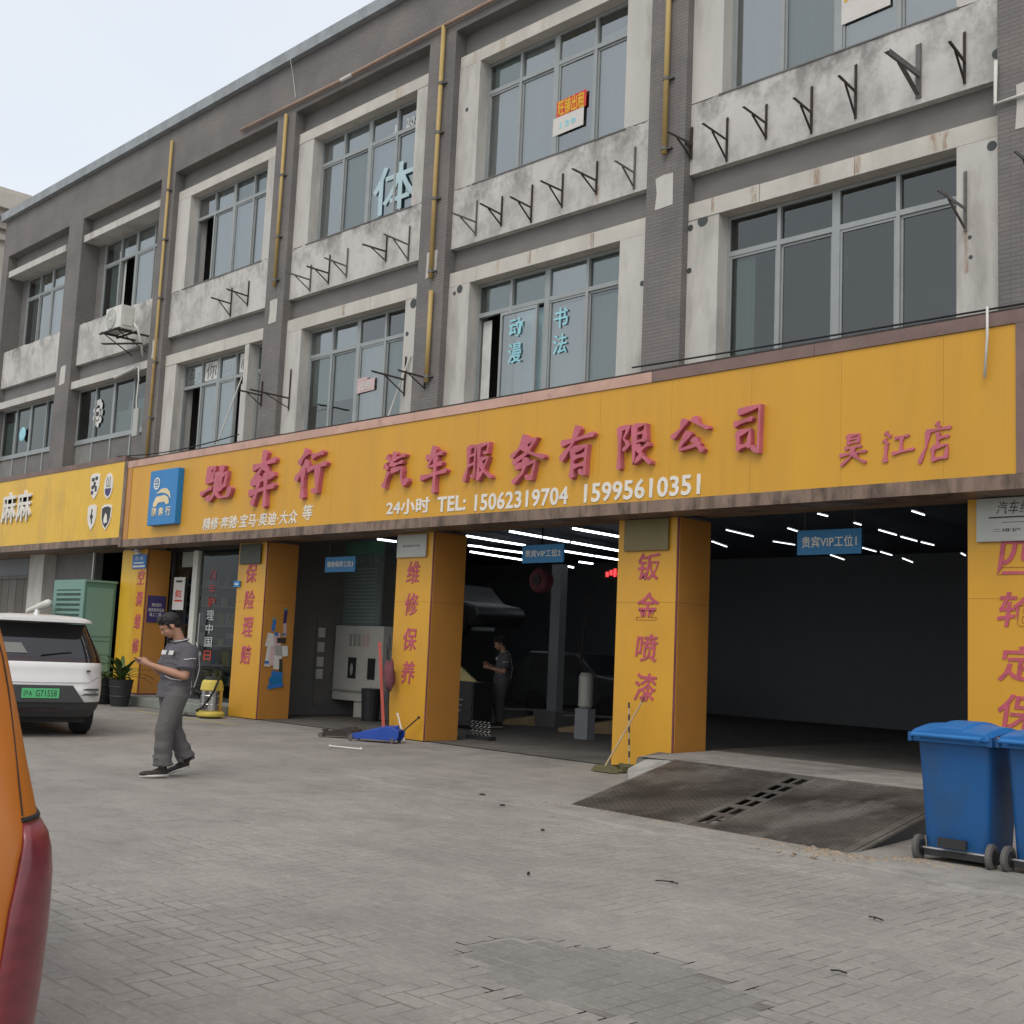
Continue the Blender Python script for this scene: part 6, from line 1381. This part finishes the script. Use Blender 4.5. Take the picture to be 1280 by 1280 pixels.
def person(name, label, loc, rz, pose, group=None):
    t = thing(name, label, 'person', loc, rz, group)
    P = {k: Vector(v) for k, v in pose.items() if k not in ('phone',)}
    hc = P['head']; fd = P['face'].normalized(); upv = Vector((0, 0, 1)); lat = Vector((0, 1, 0))
    hu = (upv - fd * upv.dot(fd)).normalized(); lat = hu.cross(fd)
    rot = Matrix((fd, lat, hu)).transposed()
    b = MB()
    def H(x, y, z): return hc + fd * x + lat * y + hu * z
    b.ellipsoid(H(-.005, 0, .03), (.098, .078, .092), 18, 14, rot)             # skull
    b.ellipsoid(H(.03, 0, -.035), (.068, .062, .085), 16, 12, rot)            # face and jaw
    b.ellipsoid(H(.055, 0, -.095), (.028, .028, .022), 12, 8, rot)             # chin
    b.tube([H(.085, 0, .02), H(.108, 0, -.028)], [.009, .015], 8, round_=True) # nose
    b.ellipsoid(H(.080, 0, .032), (.018, .055, .010), 10, 6, rot)             # brow
    b.ellipsoid(H(.088, 0, -.062), (.014, .025, .009), 10, 6, rot)            # lips
    for s in (-1, 1):
        b.ellipsoid(H(-.008, s * .078, -.012), (.020, .010, .032), 10, 8, rot) # ear
        b.ellipsoid(H(.062, s * .04, -.03), (.02, .02, .025), 8, 6, rot)      # cheek
    chain(b, [P['neck'] - Vector((0, 0, .06)), P['neck'], H(-.02, 0, -.05)], [.066, .056, .055])
    # chest and limbs run inside the clothes so that the body is one surface
    chain(b, [P['pelvis'], (P['pelvis'] + P['chest']) / 2, P['chest'], P['neck'] - Vector((0, 0, .04))], [.10, .10, .11, .06], 14)
    for s in ('L', 'R'):
        chain(b, [P['sh' + s], P['el' + s] * .5 + P['sh' + s] * .5, P['el' + s]], [.045, .048, .044])
        chain(b, [P['el' + s], P['el' + s] * .65 + P['wr' + s] * .35, P['wr' + s]], [.044, .044, .028])
        b.tube([P['chest'] + Vector((0, 0, .06)), P['sh' + s]], [.05, .04], 10, round_=True)
        d = (P['hd' + s] - P['wr' + s])
        hand(b, P['wr' + s], d, P.get('hu' + s, Vector((0, 0, 1))), P.get('hs' + s, Vector((0, -1, 0))), .75)
        chain(b, [P['hip' + s], P['kn' + s], P['an' + s]], [.075, .05, .035]); 
    b.build('body', 'skin', t, world=False, remesh=.0065, sm=3)
    # eyes
    for s in (-1, 1): MB().ellipsoid(H(.090, s * .03, .008), (.006, .011, .004), 8, 6, rot).build('eye', 'hair', t, world=False, smooth=True)
    # hair
    h = MB(); h.ellipsoid(H(-.032, 0, .060), (.101, .090, .090), 18, 14, rot); h.ellipsoid(H(-.055, 0, .008), (.062, .074, .075), 14, 10, rot)
    h.ellipsoid(H(.035, 0, .098), (.050, .066, .030), 14, 10, rot)
    random.seed(4)
    for k in range(110):
        a = random.uniform(0, 2 * PI); e = random.uniform(.25, 1.5); v = Vector((math.cos(a) * math.cos(e), math.sin(a) * math.cos(e), math.sin(e)))
        c = H(-.02 + v.x * .098, v.y * .084, .055 + v.z * .084); w2 = H(-.02 + v.x * .106, v.y * .093, .055 + v.z * .095)
        h.tube([c, w2], [.013, .005], 6, round_=True)
    for k in range(26):
        y = random.uniform(-.07, .07); z0 = .085 + random.uniform(-.01, .03)
        h.tube([H(.03, y * .9, z0 + .03), H(.075 - y * y * 6, y, z0 + .008), H(.080 - y * y * 7 + random.uniform(-.01, .006), y + random.uniform(-.012, .012), z0 - .022 - random.uniform(0, .018))], [.016, .013, .005], 6, round_=True)
    for s in (-1, 1): h.tube([H(.02, s * .078, .05), H(.018, s * .080, .0), H(.012, s * .080, -.022)], [.018, .012, .006], 6, round_=True)
    h.build('hair', 'hair', t, world=False, remesh=.006, sm=0)
    # shirt
    s_ = MB()
    bx = P['pelvis']; ch = P['chest']; nk = P['neck']; m_ = (bx + ch) / 2
    def torso(c, rx, ry, rz=.10): s_.ellipsoid(c, (rx, ry, rz), 18, 12)
    for k in range(9):
        f_ = k / 8; c = (bx + Vector((0, 0, -.06))).lerp(ch + Vector((0, 0, .06)), f_)
        rx = .148 + .006 * math.sin(PI * f_) - .002 * f_; ry = .178 + .032 * f_
        if f_ < .15: rx += .012; ry += .012
        torso(c, rx, ry, .09)
    s_.ellipsoid(ch + Vector((0, 0, .10)), (.125, .205, .075), 16, 10); s_.ellipsoid(ch + Vector((0, 0, .135)), (.10, .15, .06), 14, 8)
    s_.ellipsoid(nk + Vector((-.01, 0, -.045)), (.085, .10, .045), 14, 8)
    for s in ('L', 'R'):
        sh, el = P['sh' + s], P['el' + s]; se = sh.lerp(el, .74)
        chain(s_, [sh * .8 + ch * .2, sh, sh.lerp(el, .35), sh.lerp(el, .6)], [.086, .090, .088, .088], 14); s_.tube([sh.lerp(el, .5), se], [.088, .094], 16)
    random.seed(8)
    for k in range(18):   # creases
        a = random.uniform(0, 2 * PI); z = random.uniform(-.05, .35); c = bx + (ch - bx) * (z / .38) + Vector((.14 * math.cos(a), .175 * math.sin(a), 0))
        tv = Vector((-math.sin(a), math.cos(a), random.uniform(-.5, .5))) * .06
        s_.tube([c - tv, c, c + tv], [.010, .018, .010], 6, round_=True)
    s_.tube([bx + Vector((0, 0, -.10)), bx + Vector((0, 0, -.02))], [.172, .158], 20)
    s_.build('shirt', 'uniform', t, world=False, remesh=.0095, sm=3)
    # collar, chest patches, piping
    cl = MB(); R_ = []
    for k in range(15):
        a = PI * .15 + (2 * PI - PI * .3) * k / 14; R_.append(nk + Vector((.078 * math.cos(a) - .005, .085 * math.sin(a), -.018 + .02 * math.cos(a) * -1)))
    cl.tube(R_, .017, 8, round_=True); cl.build('collar', 'uniform', t, world=False, smooth=True)
    cp_ = MB(); cp_.tube([p + (p - nk).normalized() * .012 + Vector((0, 0, .008)) for p in R_], .006, 6); cp_.build('collar_piping', 'piping', t, world=False, smooth=True)
    fx = ch + Vector((.170, 0, .05))
    for yy in (.085, -.085):
        MB().add([fx + Vector((-.008 - abs(yy) * .16, yy - .055, -.02)), fx + Vector((-.008 - abs(yy) * .16, yy + .055, -.02)), fx + Vector((-.018 - abs(yy) * .16, yy + .055, .028)), fx + Vector((-.018 - abs(yy) * .16, yy - .055, .028))], [(0, 1, 2, 3)]).build('name_patch', 'piping', t, world=False, recalc=False)
    for s in ('L',):
        sh, el = P['shL'], P['elL']; c = sh.lerp(el, .38); ax = (el - sh).normalized()
        MB().tube([c + Vector((.070, .058, .0)), c + Vector((.045, .082, 0)), c + Vector((.005, .093, .01)), c + Vector((-.045, .08, .01))], .0055, 6).build('sleeve_stripe', 'piping', t, world=False)
        MB().tube([sh + Vector((-.05, .02, .075)), sh + Vector((-.075, .03, -.0)), ch + Vector((-.145, .14, -.10)), m_ + Vector((-.155, .14, -.02)), bx + Vector((-.150, .13, .02))], .006, 6).build('back_piping', 'piping', t, world=False)
        MB().tube([m_ + Vector((.165, .08, -.03)), m_ + Vector((.125, .14, -.06)), m_ + Vector((.04, .195, -.07))], .0055, 6).build('pocket_piping', 'piping', t, world=False)
    # trousers
    tr = MB(); tr.ellipsoid(bx + Vector((0, 0, -.03)), (.155, .18, .12), 16, 10)
    for s in ('L', 'R'):
        hp, kn, an = P['hip' + s], P['kn' + s], P['an' + s]
        sd_ = 1 if s == 'L' else -1; lo_ = an + (kn - an).normalized() * .02; cr_v = Vector((.007, .004 * sd_, 0))
        chain(tr, [hp + Vector((0, 0, .03)), hp, hp.lerp(kn, .5), kn], [.11, .120, .108, .094], 16)
        tr.tube([kn + (kn - an).normalized() * .06, kn, kn.lerp(an, .25) - cr_v, kn.lerp(an, .45) + cr_v, kn.lerp(an, .62) - cr_v, kn.lerp(an, .75) + cr_v, kn.lerp(an, .88), lo_], [.07, .094, .090, .088, .089, .089, .094, .099], 18)
        for k in range(9):
            z = random.uniform(.08, .5) if k < 6 else random.uniform(.9, 1.7); c = an.lerp(kn, z) if z < 1 else kn.lerp(hp, z - .9); a = random.uniform(0, 2 * PI)
            tv = Vector((math.cos(a) * .095, math.sin(a) * .095, random.uniform(-.03, .03)))
            tr.tube([c + tv * .6, c + tv + Vector((0, 0, -.03)), c + tv * .5 + Vector((0, .03, -.05))], [.018, .022, .012], 6, round_=True)
    tr.build('trousers', 'trousers', t, world=False, remesh=.010, sm=3)
    for s in ('L', 'R'):
        an, to = P['an' + s], P['to' + s]; d = (to - an); dh = Vector((d.x, d.y, 0)).normalized()
        heel = P['heel' + s]; dn = (to - heel).normalized(); un = Vector((0, 0, 1)); un = (un - dn * un.dot(dn)).normalized(); ln = un.cross(dn)
        rt = Matrix((dn, ln, un)).transposed()
        sh_ = MB(); L_ = (to - heel).length
        sh_.ellipsoid(heel + dn * L_ * .30 + un * .035, (.085, .043, .048), 14, 10, rt).ellipsoid(heel + dn * L_ * .70 + un * .026, (.095, .048, .034), 14, 10, rt).tube([heel + dn * .05 + un * .04, an + Vector((0, 0, .02))], [.04, .045], 10, round_=True)
        sh_.build('shoe', 'shoe', t, world=False, remesh=.008, sm=2)
        so_ = MB(); n = 20; vs = []
        for zz, k_ in ((-.014, .97), (.006, 1.0), (.012, .96)):
            for k in range(n):
                a = 2 * PI * k / n; x = .5 + .5 * math.cos(a); wv = (.040 + .012 * math.sin(PI * x) + .004 * x) * math.sin(a) * k_
                vs.append(heel + dn * (L_ * (.5 + .53 * math.cos(a) * k_)) + ln * wv + un * (zz + .004))
        so_.add(vs, [(i * n + k, i * n + (k + 1) % n, (i + 1) * n + (k + 1) % n, (i + 1) * n + k) for i in range(2) for k in range(n)] + [tuple(range(n))[::-1], tuple(2 * n + k for k in range(n))])
        so_.build('sole', 'sole', t, world=False, smooth=True)
    return t
def turn(d, a):
    c_, s_ = math.cos(a), math.sin(a)
    for k in list(d):
        if k[:2] in ('wr', 'hd', 'an', 'to', 'he', 'kn', 'fa') and k != 'neck':
            x, y, z = d[k]; d[k] = (x * c_ + y * s_, -x * s_ + y * c_, z)
    return d
p1 = person('person', 'man in grey work uniform walking left while looking at the phone in his hands', (-2.83, -6.30, 0), R(-96), turn(dict(
    head=(.045, 0, 1.655), face=(.80, .06, -.60), neck=(-.055, 0, 1.52), chest=(-.085, 0, 1.31), pelvis=(-.04, 0, .97),
    shL=(-.095, .185, 1.415), elL=(-.035, .235, 1.115), wrL=(.215, .085, 1.225), hdL=(.30, .03, 1.265), shR=(-.095, -.185, 1.415), elR=(.0, -.22, 1.13), wrR=(.21, -.075, 1.23), hdR=(.295, -.03, 1.27),
    huL=(-.3, .6, .3), hsL=(.2, .0, 1), huR=(-.3, -.6, .3), hsR=(.2, 0, 1),
    hipL=(-.03, .095, .90), knL=(.03, .10, .50), anL=(.02, .10, .115), toL=(.225, .105, .015), heelL=(-.04, .10, .03),
    hipR=(-.05, -.095, .90), knR=(-.06, -.10, .50), anR=(-.22, -.10, .18), toR=(-.03, -.10, .02), heelR=(-.25, -.10, .105)), R(22)))
p1.scale = (1.06, 1.12, .965)
ph = thing('phone', 'dark phone held by the walking man in both hands', 'phone', (-2.88, -6.22, 1.3), R(-118))
MB().box(-.038, .038, -.078, .078, -.004, .004).build('phone_case', 'black_plastic', ph, world=False, bevel=.003)
MB().box(-.034, .034, -.072, .072, .0045, .0055).build('screen', 'car_glass', ph, world=False)
q = Matrix.Rotation(R(-118), 3, 'Z') @ Vector((.365, 0, 1.232)); ph.location = (q.x - 2.83, q.y - 6.30, q.z); ph.rotation_euler = (0, R(-28), R(-118))
ctr = random.Random(2)
p2 = person('person', 'man in dark work uniform standing in the shade inside the middle opening', (-7.72, 3.45, .013), R(-125), dict(
    head=(.05, 0, 1.61), face=(.90, .0, -.42), neck=(-.03, 0, 1.47), chest=(-.05, 0, 1.27), pelvis=(-.02, 0, .94),
    shL=(-.06, .18, 1.37), elL=(-.02, .24, 1.08), wrL=(.23, .10, 1.14), hdL=(.31, .02, 1.16), shR=(-.06, -.18, 1.37), elR=(.0, -.22, 1.08), wrR=(.24, -.08, 1.20), hdR=(.32, -.02, 1.22),
    huL=(-.3, .6, .3), hsL=(.2, .0, 1), huR=(-.3, -.6, .3), hsR=(.2, 0, 1),
    hipL=(-.01, .095, .87), knL=(.03, .11, .48), anL=(.0, .11, .11), toL=(.20, .13, .015), heelL=(-.06, .11, .02),
    hipR=(-.01, -.095, .87), knR=(.02, -.11, .48), anR=(-.04, -.11, .11), toR=(.16, -.13, .015), heelR=(-.1, -.11, .02)))
